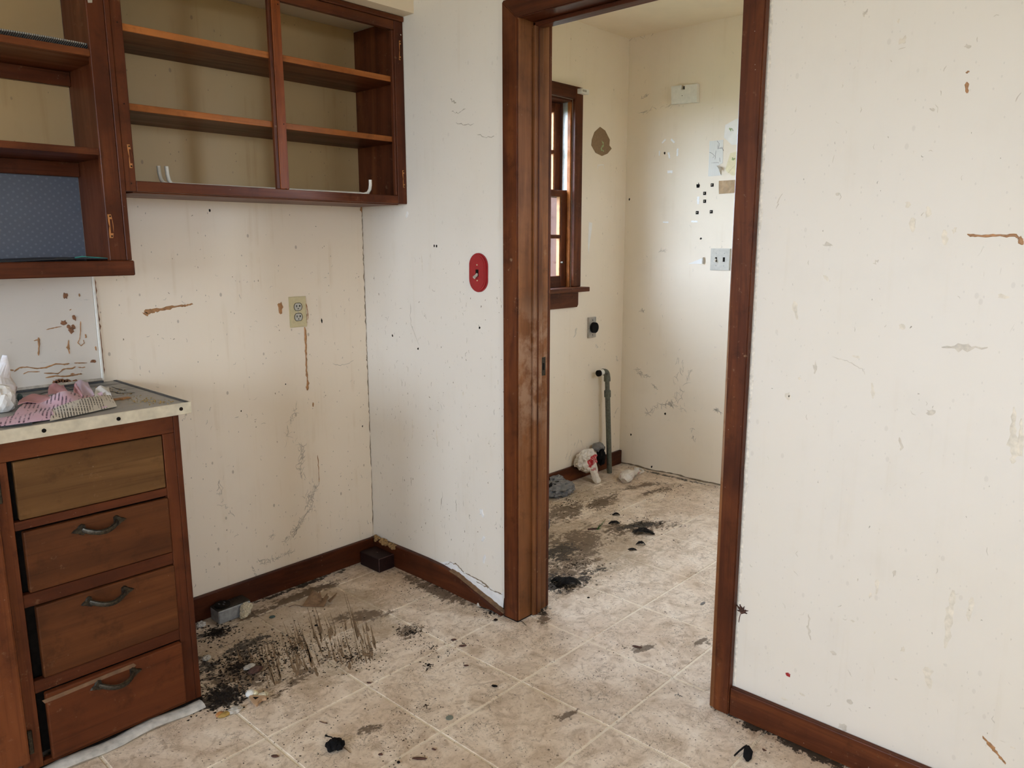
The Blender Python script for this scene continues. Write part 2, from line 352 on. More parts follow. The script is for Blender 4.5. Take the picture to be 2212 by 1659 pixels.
BL_BROWN = (fb([(-0.8788, -0.4776)], .26, .26, 0, .0) + fb([(-0.7409, -0.5974)], .36, .05, .30, .0) + fb([(-0.3334, -0.6241)], .16, .08, .3, .0) + fb([(0.6608, -0.5688)], .52, .26, .05, .1) + fb([(-0.3597, -0.4197)], .30, .07, -.5, .0)
    + fb([(0.4409, -0.7302)], .38, .18, .2, .1) + fb([(1.0412, -0.6474)], .42, .16, -.45, .1) + fb([(0.9515, -0.2654)], .40, .18, 0, .0) + fb([(1.2349, -0.3160)], .32, .12, 0, .0) + fb([(1.6054, -0.3165)], .25, .08, -.3, .0)
    + fb([(1.9558, 0.1377)], .38, .14, 0, .1) + fb([(0.0849, -0.8789)], .12, .07, .7, .0) + fb([(-0.4494, -0.1012)], .50, .06, 0, .0) + fb([(-0.0490, -0.4498)], .07, .45, 0, .0) + fb([(1.5960, -0.4275)], .3, .08, -.2, .0)
    + fb([(0.1311, -1.2925)], .08, .03, -.4, .0) + fb([(-0.3374, -1.3315)], .08, .03, -.3, .0) + fb([(-0.7546, -0.9714)], .09, .035, -.4, .0) + fb([(0.3083, -1.4184)], .08, .04, 0, .0))
BL_BLACK = (fb([(-0.9595, -0.5176)], .14, .12, 0, .25) + fb([(-0.7822, -0.1342)], .13, .07, 0, .1) + fb([(-0.9145, -0.3210)], .06, .20, 0, .1) + fb([(0.5580, -0.5726)], .28, .14, .1, .0) + fb([(-0.7714, -0.3076)], .20, .14, 0, .0)
    + fb([(0.3239, -0.7523)], .18, .12, 0, .1) + fb([(0.4440, -0.7999)], .26, .09, -.1, .0) + fb([(0.1087, -0.8675)], .08, .05, .5, .0) + fb([(1.0894, -0.6549)], .28, .08, -.45, .0)
    + fb([(-0.3838, -0.0290)], .55, .030, 0, .0) + fb([(-0.0050, -0.4552)], .035, .48, 0, .0) + fb([(-0.0130, -0.7183)], .05, .14, 0, .1) + fb([(1.8699, -0.3494)], .03, .60, 0, .1) + fb([(-0.0241, -1.9279)], .04, .65, 0, .0))
MAT['tile'] = floor_mat('worn_beige_vinyl_tile', False)
MAT['grout'] = floor_mat('pale_seam_between_tiles', True)

# ------------------------------------------------------------------ mesh helpers (all build in world coordinates)
def box(x0, x1, y0, y1, z0, z1, bev=0.0, seg=1, bm=None):
    b = bmesh.new()
    vs = [b.verts.new((x, y, z)) for x in (x0, x1) for y in (y0, y1) for z in (z0, z1)]
    for f in ((0,1,3,2),(4,6,7,5),(0,4,5,1),(2,3,7,6),(0,2,6,4),(1,5,7,3)): b.faces.new([vs[i] for i in f])
    bmesh.ops.recalc_face_normals(b, faces=b.faces)
    if bev: bmesh.ops.bevel(b, geom=b.edges[:], offset=bev, segments=seg, affect='EDGES', profile=.5)
    if bm is None: return b
    tmp = bpy.data.meshes.new('t'); b.to_mesh(tmp); b.free(); bm.from_mesh(tmp); bpy.data.meshes.remove(tmp); return bm
def join(*bms):
    o = bmesh.new()
    for b in bms:
        tmp = bpy.data.meshes.new('t'); b.to_mesh(tmp); b.free(); o.from_mesh(tmp); bpy.data.meshes.remove(tmp)
    return o
def to3(plane, u, v, h=0.0):
    """wall/floor coordinates -> world; h is the height off that surface into the room"""
    if plane == 'fl': return (u, v, h)
    if plane == 'ct': return (u, v, .906 + h)
    if plane == 'w1': return (u, -h, v)
    if plane == 'bs': return (u, -.008 - h, v)
    if plane == 'uc': return (u, -.282 - h, v)
    if plane == 'bc': return (u, -.488 - h, v)
    if plane == 'lw': return (u, .04 - h, v)
    if plane == 'w2': return (-h, u, v)
    if plane == 'lb': return (1.904 - h, u, v)
def slab(plane, poly, h0, h1, bev=0.0):
    """flat shape with thickness lying on a surface"""
    b = bmesh.new()
    lo = [b.verts.new(to3(plane, u, v, h0)) for u, v in poly]; hi = [b.verts.new(to3(plane, u, v, h1)) for u, v in poly]
    n = len(poly)
    b.faces.new(lo); b.faces.new(hi)
    for i in range(n): b.faces.new((lo[i], lo[(i+1) % n], hi[(i+1) % n], hi[i]))
    bmesh.ops.recalc_face_normals(b, faces=b.faces)
    if bev:
        es = [e for e in b.edges if all(v in hi for v in e.verts)]
        bmesh.ops.bevel(b, geom=es, offset=bev, segments=2, affect='EDGES')
    return b
def ribbon(plane, pts, wd, h=.0008, sub=3, jit=0.0, rnd=R, taper=True, wob=0.0):
    """bead or smear following a line on a surface, jittered width"""
    P = []
    for i in range(len(pts) - 1):
        for k in range(sub):
            f = k / sub; P.append((pts[i][0] * (1-f) + pts[i+1][0] * f, pts[i][1] * (1-f) + pts[i+1][1] * f))
    P.append(pts[-1]); n = len(P); b = bmesh.new(); rows = []
    for i, (u, v) in enumerate(P):
        a = P[max(0, i-1)]; c = P[min(n-1, i+1)]; dx, dy = c[0]-a[0], c[1]-a[1]; l = math.hypot(dx, dy) or 1
        nx, ny = -dy/l, dx/l
        w = (wd[min(len(wd)-1, int(i / max(1, n-1) * len(wd)))] if isinstance(wd, (list, tuple)) else wd) * .5
        w *= 1 + rnd.uniform(-jit, jit)
        if taper and i in (0, n-1): w *= .35
        ju, jv = rnd.uniform(-jit, jit) * w * .7, rnd.uniform(-jit, jit) * w * .7
        u += ju + rnd.uniform(-wob, wob); v += jv + rnd.uniform(-wob, wob)
        rows.append([b.verts.new(to3(plane, u - nx*w, v - ny*w, .0001)), b.verts.new(to3(plane, u - nx*w*.5, v - ny*w*.5, h)),
                     b.verts.new(to3(plane, u + nx*w*.5, v + ny*w*.5, h)), b.verts.new(to3(plane, u + nx*w, v + ny*w, .0001))])
    for i in range(n-1):
        for k in range(3): b.faces.new((rows[i][k], rows[i+1][k], rows[i+1][k+1], rows[i][k+1]))
    b.faces.new(rows[0]); b.faces.new(rows[-1][::-1])
    bmesh.ops.recalc_face_normals(b, faces=b.faces)
    return b
def blotch(plane, u, v, ru, rv, h=.001, n=12, jit=.35, rnd=R):
    b = bmesh.new(); c = b.verts.new(to3(plane, u, v, h)); ring = []; mid = []
    for i in range(n):
        a = 2*math.pi*i/n; k = 1 + rnd.uniform(-jit, jit)
        ring.append(b.verts.new(to3(plane, u + ru*k*math.cos(a), v + rv*k*math.sin(a), .0001)))
        mid.append(b.verts.new(to3(plane, u + ru*k*.7*math.cos(a), v + rv*k*.7*math.sin(a), h)))
    for i in range(n):
        j = (i+1) % n; b.faces.new((ring[i], ring[j], mid[j], mid[i])); b.faces.new((mid[i], mid[j], c))
    bmesh.ops.recalc_face_normals(b, faces=b.faces); return b
def tube(pts, rad, seg=8, cap=True, closed=False):
    """round bar along a 3-D path, radius per point or constant"""
    b = bmesh.new(); n = len(pts); rings = []
    P = [Vector(p) for p in pts]; up = Vector((.03, .07, 1))
    prev = None
    for i, p in enumerate(P):
        if closed: d = P[(i+1) % n] - P[i-1]
        else: d = P[min(n-1, i+1)] - P[max(0, i-1)]
        d.normalize()
        if prev is None: s = d.cross(up if abs(d.z) < .95 else Vector((1, .1, 0)))
        else: s = prev - d * prev.dot(d)
        s.normalize(); prev = s.copy(); q = d.cross(s)
        r = rad[i] if isinstance(rad, list) else rad
        ra, rb = r if isinstance(r, (list, tuple)) else (r, r)
        rings.append([b.verts.new(p + s*ra*math.cos(2*math.pi*k/seg) + q*rb*math.sin(2*math.pi*k/seg)) for k in range(seg)])
    for i in range(n if closed else n-1):
        A, B = rings[i], rings[(i+1) % n]
        for k in range(seg): b.faces.new((A[k], A[(k+1) % seg], B[(k+1) % seg], B[k]))
    if cap and not closed: b.faces.new(rings[0][::-1]); b.faces.new(rings[-1])
    bmesh.ops.recalc_face_normals(b, faces=b.faces); return b
def ball(c, r, sub=3, amp=.25, freq=3.0, seed=0, flat=None, ridge=True):
    """crumpled lump: a sphere folded by ridged noise"""
    b = bmesh.new(); bmesh.ops.create_icosphere(b, subdivisions=sub, radius=1.0)
    for v in b.verts:
        p = v.co.copy(); q = p * freq + Vector((seed*7.3, seed*3.1, seed*1.7))
        n1 = mnoise.noise(q); n2 = mnoise.noise(q * 2.3)
        k = 1 + amp * ((1 - 2*abs(n1)) if ridge else n1) + amp*.5*((1 - 2*abs(n2)) if ridge else n2)
        w = Vector((p.x*k*r[0] + c[0], p.y*k*r[1] + c[1], p.z*k*r[2] + c[2]))
        if flat is not None and w.z < flat: w.z = flat + .001 * (1 + n2)
        v.co = w
    return b
def sheet(corners, nu, nv, fn, th=.0006):
    """bent paper: bilinear quad lifted by fn(u,v), with thickness"""
    A, B, Cc, D = [Vector(c) for c in corners]; b = bmesh.new(); top = []; bot = []
    for j in range(nv+1):
        rt = []; rb = []
        for i in range(nu+1):
            u, v = i/nu, j/nv
            p = A*(1-u)*(1-v) + B*u*(1-v) + Cc*u*v + D*(1-u)*v
            o = Vector(fn(u, v)); rt.append(b.verts.new(p + o + Vector((0, 0, th)))); rb.append(b.verts.new(p + o))
        top.append(rt); bot.append(rb)
    for j in range(nv):
        for i in range(nu):
            b.faces.new((top[j][i], top[j][i+1], top[j+1][i+1], top[j+1][i])); b.faces.new((bot[j][i], bot[j+1][i], bot[j+1][i+1], bot[j][i+1]))
    for i in range(nu):
        b.faces.new((top[0][i], bot[0][i], bot[0][i+1], top[0][i+1])); b.faces.new((top[nv][i], top[nv][i+1], bot[nv][i+1], bot[nv][i]))
    for j in range(nv):
        b.faces.new((top[j][0], top[j+1][0], bot[j+1][0], bot[j][0])); b.faces.new((top[j][nu], bot[j][nu], bot[j+1][nu], top[j+1][nu]))
    bmesh.ops.recalc_face_normals(b, faces=b.faces); return b
def gridwall(axis, t0, t1, us, vs, hole):
    """wall slab between t0 and t1 along axis, one connected mesh with rectangular openings; hole(iu,iv)"""
    b = bmesh.new(); V = {}
    def vert(i, j, s):
        k = (i, j, s)
        if k not in V:
            t = (t0, t1)[s]; u, v = us[i], vs[j]
            V[k] = b.verts.new((t, u, v) if axis == 0 else (u, t, v))
        return V[k]
    nu, nv = len(us)-1, len(vs)-1
    sol = lambda i, j: 0 <= i < nu and 0 <= j < nv and not hole(i, j)
    for i in range(nu):
        for j in range(nv):
            if not sol(i, j): continue
            for s in (0, 1): b.faces.new([vert(i, j, s), vert(i+1, j, s), vert(i+1, j+1, s), vert(i, j+1, s)])
            for (di, dj, a, c) in ((-1,0,(i,j),(i,j+1)), (1,0,(i+1,j),(i+1,j+1)), (0,-1,(i,j),(i+1,j)), (0,1,(i,j+1),(i+1,j+1))):
                if not sol(i+di, j+dj): b.faces.new([vert(*a,0), vert(*c,0), vert(*c,1), vert(*a,1)])
    bmesh.ops.recalc_face_normals(b, faces=b.faces); return b

def smooth(me, ang=40):
    for p in me.polygons: p.use_smooth = True
    try: me.set_sharp_from_angle(angle=math.radians(ang))
    except Exception: pass
def mk(name, bm, mat, off=(0, 0, 0), sm=False):
    me = bpy.data.meshes.new(name)
    if any(off): bmesh.ops.translate(bm, verts=bm.verts, vec=(-off[0], -off[1], -off[2]))
    bm.to_mesh(me); bm.free()
    me.materials.append(MAT[mat] if isinstance(mat, str) else mat)
    if sm: smooth(me)
    o = bpy.data.objects.new(name, me); COL.objects.link(o); return o
def tag(o, label, cat, group=None):
    o['label'] = label; o['category'] = cat
    if group: o['group'] = group
    return o
def thing(name, loc, label, cat, group=None):
    o = bpy.data.objects.new(name, None); COL.objects.link(o); o.location = loc; o.empty_display_size = .05
    o['_'] = 0; del o['_']
    return tag(o, label, cat, group)
def root(o):
    while o.parent: o = o.parent
    return o
def part(parent, name, bm, mat, label=None, sm=False, kind=None):
    o = mk(name, bm, mat, tuple(root(parent).location), sm); o.parent = parent
    if label: o['label'] = label
    if kind: o['kind'] = kind
    return o
def single(name, loc, bm, mat, label, cat, group=None, sm=False):
    o = mk(name, bm, mat, loc, sm); o.location = loc; return tag(o, label, cat, group)
def struct(name, bm, mat, label=None, sm=False):
    o = mk(name, bm, mat, sm=sm); o['kind'] = 'structure'
    if label: o['label'] = label; o['category'] = name.split('_')[0]
    return o
def stroot(name, label=None):
    o = bpy.data.objects.new(name, None); COL.objects.link(o); o['kind'] = 'structure'; o.empty_display_size = .05
    if label: o['label'] = label; o['category'] = name.split('_')[0]
    return o

# ------------------------------------------------------------------ room shell
CZ = 2.465
wall_left = struct('wall_left', box(XW - .1, 0.13, 0, .14, -.05, 2.6), 'wall')
wall_right = struct('wall_right', gridwall(0, 0.0, .13, [YN, -1.655, -.838, 0.0], [-.05, 2.035, 2.6], lambda i, j: i == 1 and j == 0), 'wall_r')
us = [YN - .1, KW[0][0], KW[0][1], KW[1][0], KW[1][1], 0.0]
vs = sorted({-.05, KW[0][2], KW[1][2], KW[1][3], KW[0][3], 2.6})
def kh(i, j):
    zc = (vs[j] + vs[j+1]) / 2
    return (i == 1 and KW[0][2] < zc < KW[0][3]) or (i == 3 and KW[1][2] < zc < KW[1][3])
struct('wall_far_left', gridwall(0, XW - .15, XW, us, vs, kh), 'wall_tan')
struct('wall_near', gridwall(1, YN - .12, YN, [XW - .15, NFILL_WIN[0], NFILL_WIN[1], .13], [-.05, NFILL_WIN[2], NFILL_WIN[3], 2.6], lambda i, j: i == 1 and j == 1), 'wall_tan')
struct('ceiling', box(XW - .15, .13, YN, .2, CZ, CZ + .1), 'ceil')
struct('ceiling_laundry', box(.13, 2.05, -2.62, .2, CZ, CZ + .1), 'ceil')
lx = [.13, LWIN[0], LWIN[1], 2.05]; lz = [-.05, LWIN[2], LWIN[3], 2.6]
wall_ll = struct('wall_laundry_left', gridwall(1, .04, .20, lx, lz, lambda i, j: i == 1 and j == 1), 'wall_l')
wall_lb = struct('wall_laundry_back', box(1.904, 2.02, -2.62, .04, -.05, 2.6), 'wall_l')
struct('wall_laundry_right', gridwall(1, -2.62, -2.5, [.13, RFILL_WIN[0], RFILL_WIN[1], 1.904], [-.05, RFILL_WIN[2], RFILL_WIN[3], 2.6], lambda i, j: i == 1 and j == 1), 'wall_tan')
struct('wall_soffit', box(XW + .001, -.0005, -.345, -.0005, 2.139, CZ - .0005), 'ceil')
struct('ground', box(-40, 40, -40, 40, -.7, -.6), 'ground')

# floor with its tiles
fl = struct('floor', box(XW - .05, 2.0, YN, .06, -.06, -.0016), 'grout')
g = .0038
def tilemesh(x0, x1, y0, y1):
    b = bmesh.new(); c = .0012
    lo = [b.verts.new(p) for p in ((x0, y0, -.0016), (x1, y0, -.0016), (x1, y1, -.0016), (x0, y1, -.0016))]
    hi = [b.verts.new(p) for p in ((x0+c, y0+c, 0), (x1-c, y0+c, 0), (x1-c, y1-c, 0), (x0+c, y1-c, 0))]
    b.faces.new(hi)
    for i in range(4): b.faces.new((lo[i], lo[(i+1) % 4], hi[(i+1) % 4], hi[i]))
    return b
full = None
for j in range(-5, 8):
    for i in range(-4, 8):
        x0 = TX0 + j*TSX + g; x1 = TX0 + (j+1)*TSX - g; y1 = TY0 - i*TSY - g; y0 = TY0 - (i+1)*TSY + g
        ymax = 0.0 if x0 < 0 else .04
        cx0, cx1, cy0, cy1 = x0, min(x1, 1.904), y0, min(y1, ymax)
        if cx1 - cx0 < .01 or cy1 - cy0 < .01: continue
        if (cx0, cx1, cy0, cy1) == (x0, x1, y0, y1):
            if full is None:
                bm_ = tilemesh(0, TSX - 2*g, 0, TSY - 2*g); full = bpy.data.meshes.new('tile'); bm_.to_mesh(full); bm_.free(); full.materials.append(MAT['tile'])
            o = bpy.data.objects.new('tile', full); o.location = (x0, y0, 0)
        else:
            me = bpy.data.meshes.new('tile'); bm_ = tilemesh(cx0, cx1, cy0, cy1); bm_.to_mesh(me); bm_.free(); me.materials.append(MAT['tile'])
            o = bpy.data.objects.new('tile', me)
        COL.objects.link(o); o.parent = fl
part(fl, 'coved_lip', tube([(x, -.512 - .004*math.sin(x*23), .005 + .003*math.sin(x*31)) for x in [(-1.95 + k*.0465) for k in range(21)]], (.026, .011), 8), 'flap', 'dusty white vinyl lip curling up along the cabinet base', sm=True)
R2 = random.Random(5)
res = bmesh.new(); parts_ = []
base = [(-0.9302, -0.5319), (-0.8683, -0.5707), (-0.8075, -0.6003), (-0.7425, -0.6262), (-0.6918, -0.6509), (-0.6321, -0.6770), (-0.5678, -0.6992), (-0.5118, -0.6985)]
tips = [(-0.8345, -0.2388), (-0.6739, -0.0767), (-0.6235, -0.1835), (-0.5653, -0.1953), (-0.4054, -0.0301), (-0.3773, -0.1800), (-0.2511, -0.1367), (-0.2692, -0.2981)]
for k in range(120):
    f = R2.random() * 6.99; i = int(f); f -= i
    bx = base[i][0]*(1-f) + base[i+1][0]*f; by = base[i][1]*(1-f) + base[i+1][1]*f
    tx = tips[i][0]*(1-f) + tips[i+1][0]*f; ty = tips[i][1]*(1-f) + tips[i+1][1]*f
    a0 = R2.uniform(0, .45); a1 = min(1, a0 + R2.uniform(.12, .5) * (1.2 if R2.random() < .3 else .7))
    p0 = (bx + (tx-bx)*a0, by + (ty-by)*a0); p1 = (bx + (tx-bx)*a1, by + (ty-by)*a1); w = R2.uniform(.003, .012)
    pm = (p0[0]*.6 + p1[0]*.4 + R2.uniform(-.006, .006), p0[1]*.6 + p1[1]*.4)
    parts_.append(ribbon('fl', [p0, pm, p1], [w, w*.8, w*.25, .001], .0007, 4, .35, R2))
MAT['residue'] = plain('brown_scraped_adhesive', (.20, .125, .066), .6, var=.3, scale=60)
part(fl, 'adhesive_residue', join(*parts_), 'residue', 'brown spiky streaks of old adhesive scraped across the alcove floor', kind='stuff')

# ------------------------------------------------------------------ wall marks
WOB = {'cobweb': .004, 'dark_scrape': .003, 'scuff': .005, 'glue_bead': .0012, 'plaster_crack': .002, 'drip_stain': .0015}
def marks(wall, name, plane, lst, mat, label=None):
    for (pts, w, h, jit) in lst:
        part(wall, name, ribbon(plane, pts, w, h, 5, jit, wob=WOB.get(name, 0)), mat, label)
marks(wall_left, 'glue_bead', 'w1', [
    ([(-0.8810, 1.1065), (-0.8727, 1.1165), (-0.8472, 1.1194), (-0.8087, 1.1262), (-0.7618, 1.1295), (-0.7379, 1.1312), (-0.7184, 1.1348)], [.022, .016, .010, .007, .006], .002, .35),
    ([(-0.2897, 1.0199), (-0.2891, 0.9607), (-0.2901, 0.9068), (-0.2912, 0.8525), (-0.2876, 0.8064), (-0.2916, 0.7739)], [.009, .007, .006, .008, .012], .002, .4),
    ([(-0.2859, 1.1207), (-0.2817, 1.0886), (-0.2819, 1.0495), (-0.2836, 1.0211)], [.008, .007, .006], .002, .5),
    ([(-0.2784, 1.1114), (-0.2720, 1.0809), (-0.2738, 1.0490)], [.003, .003], .001, .4)], 'glue', 'dried brown glue trail')
part(wall_left, 'glue_spot', blotch('w1', *[(-0.3896, 1.1022)][0], .011, .020, .003), 'glue', 'brown glue spot beside the outlet')
part(wall_left, 'glue_spot', blotch('w1', *[(-0.2699, 0.7134)][0], .004, .009, .002), 'glue')
part(wall_left, 'paint_chip', blotch('w1', *[(-0.0023, 1.4785)][0], .008, .018, .001), 'glue', 'chipped brown patch at the top of the corner crack')
crk = [(0.0091, 1.4789), (0.0027, 1.4388), (0.0078, 1.3473), (0.0022, 1.2735), (0.0081, 1.1988), (0.0025, 1.1238), (0.0038, 1.0480), (0.0051, 0.9714), (0.0064, 0.8941), (0.0024, 0.8557), (0.0076, 0.7572), (0.0089, 0.6779), (0.0095, 0.5779), (0.0043, 0.4575), (0.0046, 0.2933), (0.0007, 0.0849)]
crk = [(min(u - .005, -.001), v) for u, v in crk]
part(wall_left, 'corner_crack', ribbon('w1', crk, .0038, .0006, 8, .7, wob=.0022), 'crack', 'ragged crack running down the corner')
R3 = random.Random(21)
def strands(plane, path, n, spread, L, w=.0012):
    """fine tangle of dusty threads following a path on a wall"""
    out = []
    for k in range(n):
        f = R3.random()*(len(path) - 1.0001); i = int(f); f -= i
        u = path[i][0]*(1-f) + path[i+1][0]*f + R3.gauss(0, spread); v = path[i][1]*(1-f) + path[i+1][1]*f + R3.gauss(0, spread)
        a = math.atan2(path[i+1][1] - path[i][1], path[i+1][0] - path[i][0]) + R3.gauss(0, .7); l = L*R3.uniform(.4, 1.3); c_ = R3.uniform(-.9, .9)
        pts = [(u + math.cos(a + c_*t_)*l*t_, v + math.sin(a + c_*t_)*l*t_) for t_ in (-.5, -.17, .17, .5)]
        out.append(ribbon(plane, pts, w*R3.uniform(.5, 1.6), .0005, 2, .5, R3))
    return join(*out)
for path, n_, sp_, L_, w_ in (([(-0.3321, 0.5735), (-0.3251, 0.5159), (-0.3456, 0.4827), (-0.3284, 0.4222)], 40, .007, .03, .0013), ([(-0.2757, 0.3810), (-0.3079, 0.3407), (-0.3019, 0.2947)], 60, .010, .025, .0013), ([(-0.3019, 0.2947), (-0.3507, 0.2556), (-0.3821, 0.2163)], 24, .004, .04, .0013), ([(-0.3728, 0.2329), (-0.3994, 0.2021), (-0.4367, 0.1902)], 34, .006, .02, .0014),
        ([(-0.4642, 0.1358), (-0.4235, 0.1422), (-0.3782, 0.1417)], 24, .004, .02, .0013), ([(-0.5381, 0.1460), (-0.5100, 0.1313), (-0.4761, 0.1376)], 24, .005, .02, .0013), ([(-0.3431, 0.7321), (-0.3544, 0.6791), (-0.3878, 0.6575), (-0.3889, 0.5753)], 22, .005, .03, .0010), ([(-0.6758, 0.4104), (-0.6507, 0.3916), (-0.6352, 0.3573)], 8, .004, .02, .001), ([(-0.5674, 0.1367), (-0.5568, 0.0958)], 10, .003, .012, .0014),
        ([(-0.4617, 0.2392), (-0.4867, 0.2183)], 8, .006, .02, .001), ([(-0.6771, 0.5117), (-0.6718, 0.4409)], 9, .006, .03, .001)):
    part(wall_left, 'cobweb', strands('w1', path, n_, sp_, L_, w_), 'web', 'grey dusty smear of cobweb', kind='stuff')
marks(wall_left, 'glue_bead', 'w1', [([(-0.2602, 0.5062), (-0.2588, 0.4542), (-0.2579, 0.3923)], .0028, .001, .4)], 'glue')
marks(wall_left, 'dark_scrape', 'w1', [([(-0.1675, 0.8655), (-0.1352, 0.8523), (-0.0900, 0.8604), (-0.0668, 0.8692)], .0016, .0004, .3)], 'web')
def scratches(plane, n, u0, u1, v0, v1, vert, L, w=.0009):
    out = []
    for k in range(n):
        u = R3.uniform(u0, u1); v = v0 + (v1 - v0)*R3.random()
        a = math.pi/2 + R3.gauss(0, .25) if R3.random() < vert else R3.uniform(0, math.pi); l = L*R3.uniform(.25, 1.3); c_ = R3.uniform(-1.2, 1.2)
        out.append(ribbon(plane, [(u + math.cos(a + c_*t_)*l*t_, v + math.sin(a + c_*t_)*l*t_) for t_ in (-.5, 0, .5)], w*R3.uniform(.5, 2.2), .0004, 2, .4, R3))
    return join(*out)
part(wall_left, 'scratches', scratches('w1', 170, -.96, -.02, .13, 1.25, .35, .016), 'web', 'fine scratches and hairs over the alcove wall', kind='stuff')
part(wall_left, 'dark_nicks', scratches('w1', 90, -.96, -.02, .13, 1.45, .5, .006, .0012), 'crack', 'small dark nicks in the alcove wall', kind='stuff')
part(wall_right, 'scratches', scratches('w2', 150, -.78, -.03, .13, 1.3, .75, .018), 'web', 'fine scratches over the wall left of the door', kind='stuff')
part(wall_right, 'dark_nicks', scratches('w2', 130, -.78, -.03, .12, 1.25, .85, .008, .0013), 'crack', 'small dark nicks in the wall left of the door', kind='stuff')
part(wall_right, 'scratches', scratches('w2', 120, -2.5, -1.70, .13, 2.2, .45, .016), 'web_pale', 'faint scratches over the wall right of the door', kind='stuff')
part(wall_right, 'dark_nicks', scratches('w2', 45, -2.5, -1.70, .13, 1.6, .5, .006, .0011), 'web', 'small nicks in the wall right of the door', kind='stuff')
for p, a, b_ in (([(-0.6358, 1.4469)][0], .004, .005), ([(-0.2120, 1.0391)][0], .003, .010), ([(-0.3844, 0.8103)][0], .003, .003), ([(-0.0380, 0.5843)][0], .003, .004), ([(-0.5705, 0.7362)][0], .002, .004)):
    part(wall_left, 'nail_hole', blotch('w1', p[0], p[1], a, b_, .0006, 8, .25), 'black')
# bare plaster above the warped skirting, flakes, cracks and stains on the door wall
part(wall_right, 'bare_plaster', slab('w2', [(-0.4194, 0.0889), (-0.4741, 0.1126), (-0.5112, 0.1158), (-0.5472, 0.0961), (-0.6082, 0.0882), (-0.6725, 0.0784), (-0.7207, 0.0716), (-0.7539, 0.0640), (-0.7727, 0.0810), (-0.7724, 0.0190), (-0.7440, -0.0016), (-0.6961, 0.0062), (-0.6074, 0.0334), (-0.5177, 0.0566), (-0.4515, 0.0673)], .0002, .0018, .0008), 'plaster', 'bare white plaster where the paint came off above the skirting')
marks(wall_right, 'plaster_crack', 'w2', [
    ([(-0.4575, 0.0923), (-0.4927, 0.1143), (-0.5320, 0.1105), (-0.5651, 0.0901), (-0.6083, 0.0901), (-0.6579, 0.0868), (-0.7063, 0.0707), (-0.7679, 0.0668)], .004, .0022, .8),
    ([(-0.6331, 0.0772), (-0.6773, 0.0725), (-0.6967, 0.0713)], .006, .0022, .6)], 'crack')
for p, a, b_ in (([(-0.6613, 0.3578)][0], .010, .014), ([(-0.6673, 0.2547)][0], .009, .014), ([(-0.6737, 0.1782)][0], .007, .018), ([(-0.2807, 1.4405)][0], .006, .013)):
    part(wall_right, 'paint_flake', blotch('w2', p[0], p[1], a, b_, .003, 9, .6), 'plaster', 'lifted flake of paint')
marks(wall_right, 'drip_stain', 'w2', [
    ([(-0.3554, 1.2947), (-0.3592, 1.2520), (-0.3632, 1.2142)], [.004, .003, .002], .0005, .4), ([(-0.4277, 0.6630), (-0.4297, 0.6397)], .006, .0005, .5),
    ([(-0.5711, 0.8024), (-0.5708, 0.7850)], .007, .0005, .5), ([(-0.4214, 0.6292), (-0.4252, 0.5749)], [.008, .004], .0005, .5), ([(-0.2770, 0.6524), (-0.2808, 0.6060), (-0.2708, 0.5664)], .003, .0005, .5)], 'stain')
marks(wall_right, 'dark_scrape', 'w2', [
    ([(-0.4491, 0.3851), (-0.4339, 0.3156)], [.002, .006, .002], .0004, .6), ([(-0.5247, 0.3744), (-0.5262, 0.3286)], .003, .0004, .5), ([(-0.5948, 0.3361), (-0.5969, 0.3147)], .004, .0004, .6),
    ([(-0.2571, 0.8637), (-0.2619, 0.8421)], .003, .0004, .4), ([(-0.2204, 0.8039), (-0.2192, 0.7757)], .003, .0004, .4), ([(-0.2838, 1.1098), (-0.2834, 1.0295), (-0.3298, 0.9524)], .0018, .0004, .5), ([(-0.2618, 0.4111), (-0.2603, 0.3719)], .004, .0004, .5),
    ([(-0.5320, 1.7872), (-0.5668, 1.7757), (-0.6014, 1.7870)], .0025, .0004, .6), ([(-0.5545, 1.7465), (-0.6004, 1.7342), (-0.6455, 1.7326)], .0025, .0004, .6), ([(-0.6562, 1.6986), (-0.7000, 1.6841), (-0.7387, 1.6850)], .002, .0004, .5), ([(-0.5258, 1.8262), (-0.5559, 1.8119)], .006, .0004, .5)], 'web', 'thin dark scrape')
for p in [(-0.4291, 1.3271), (-0.4418, 1.3271), (-0.1702, 0.9756), (-0.6607, 1.0421), (-0.3239, 0.9375)]:
    part(wall_right, 'nail_hole', blotch('w2', p[0], p[1], .004, .005, .0006, 8, .25), 'black')
marks(wall_right, 'glue_bead', 'w2', [
    ([(-2.1549, 1.3507), (-2.1813, 1.3485), (-2.2154, 1.3482), (-2.2445, 1.3479), (-2.2517, 1.3413), (-2.2569, 1.3299)], [.005, .005, .005, .009], .0012, .3),
    ([(-2.1242, 1.6906), (-2.1238, 1.6851)], .006, .001, .3), ([(-2.1245, 1.6684), (-2.1259, 1.6441)], .007, .001, .3),
    ([(-2.2906, 0.2140), (-2.3089, 0.1968), (-2.3288, 0.1806), (-2.3420, 0.1660)], [.005, .007, .006, .004], .0012, .5)], 'glue', 'thin brown glue line')
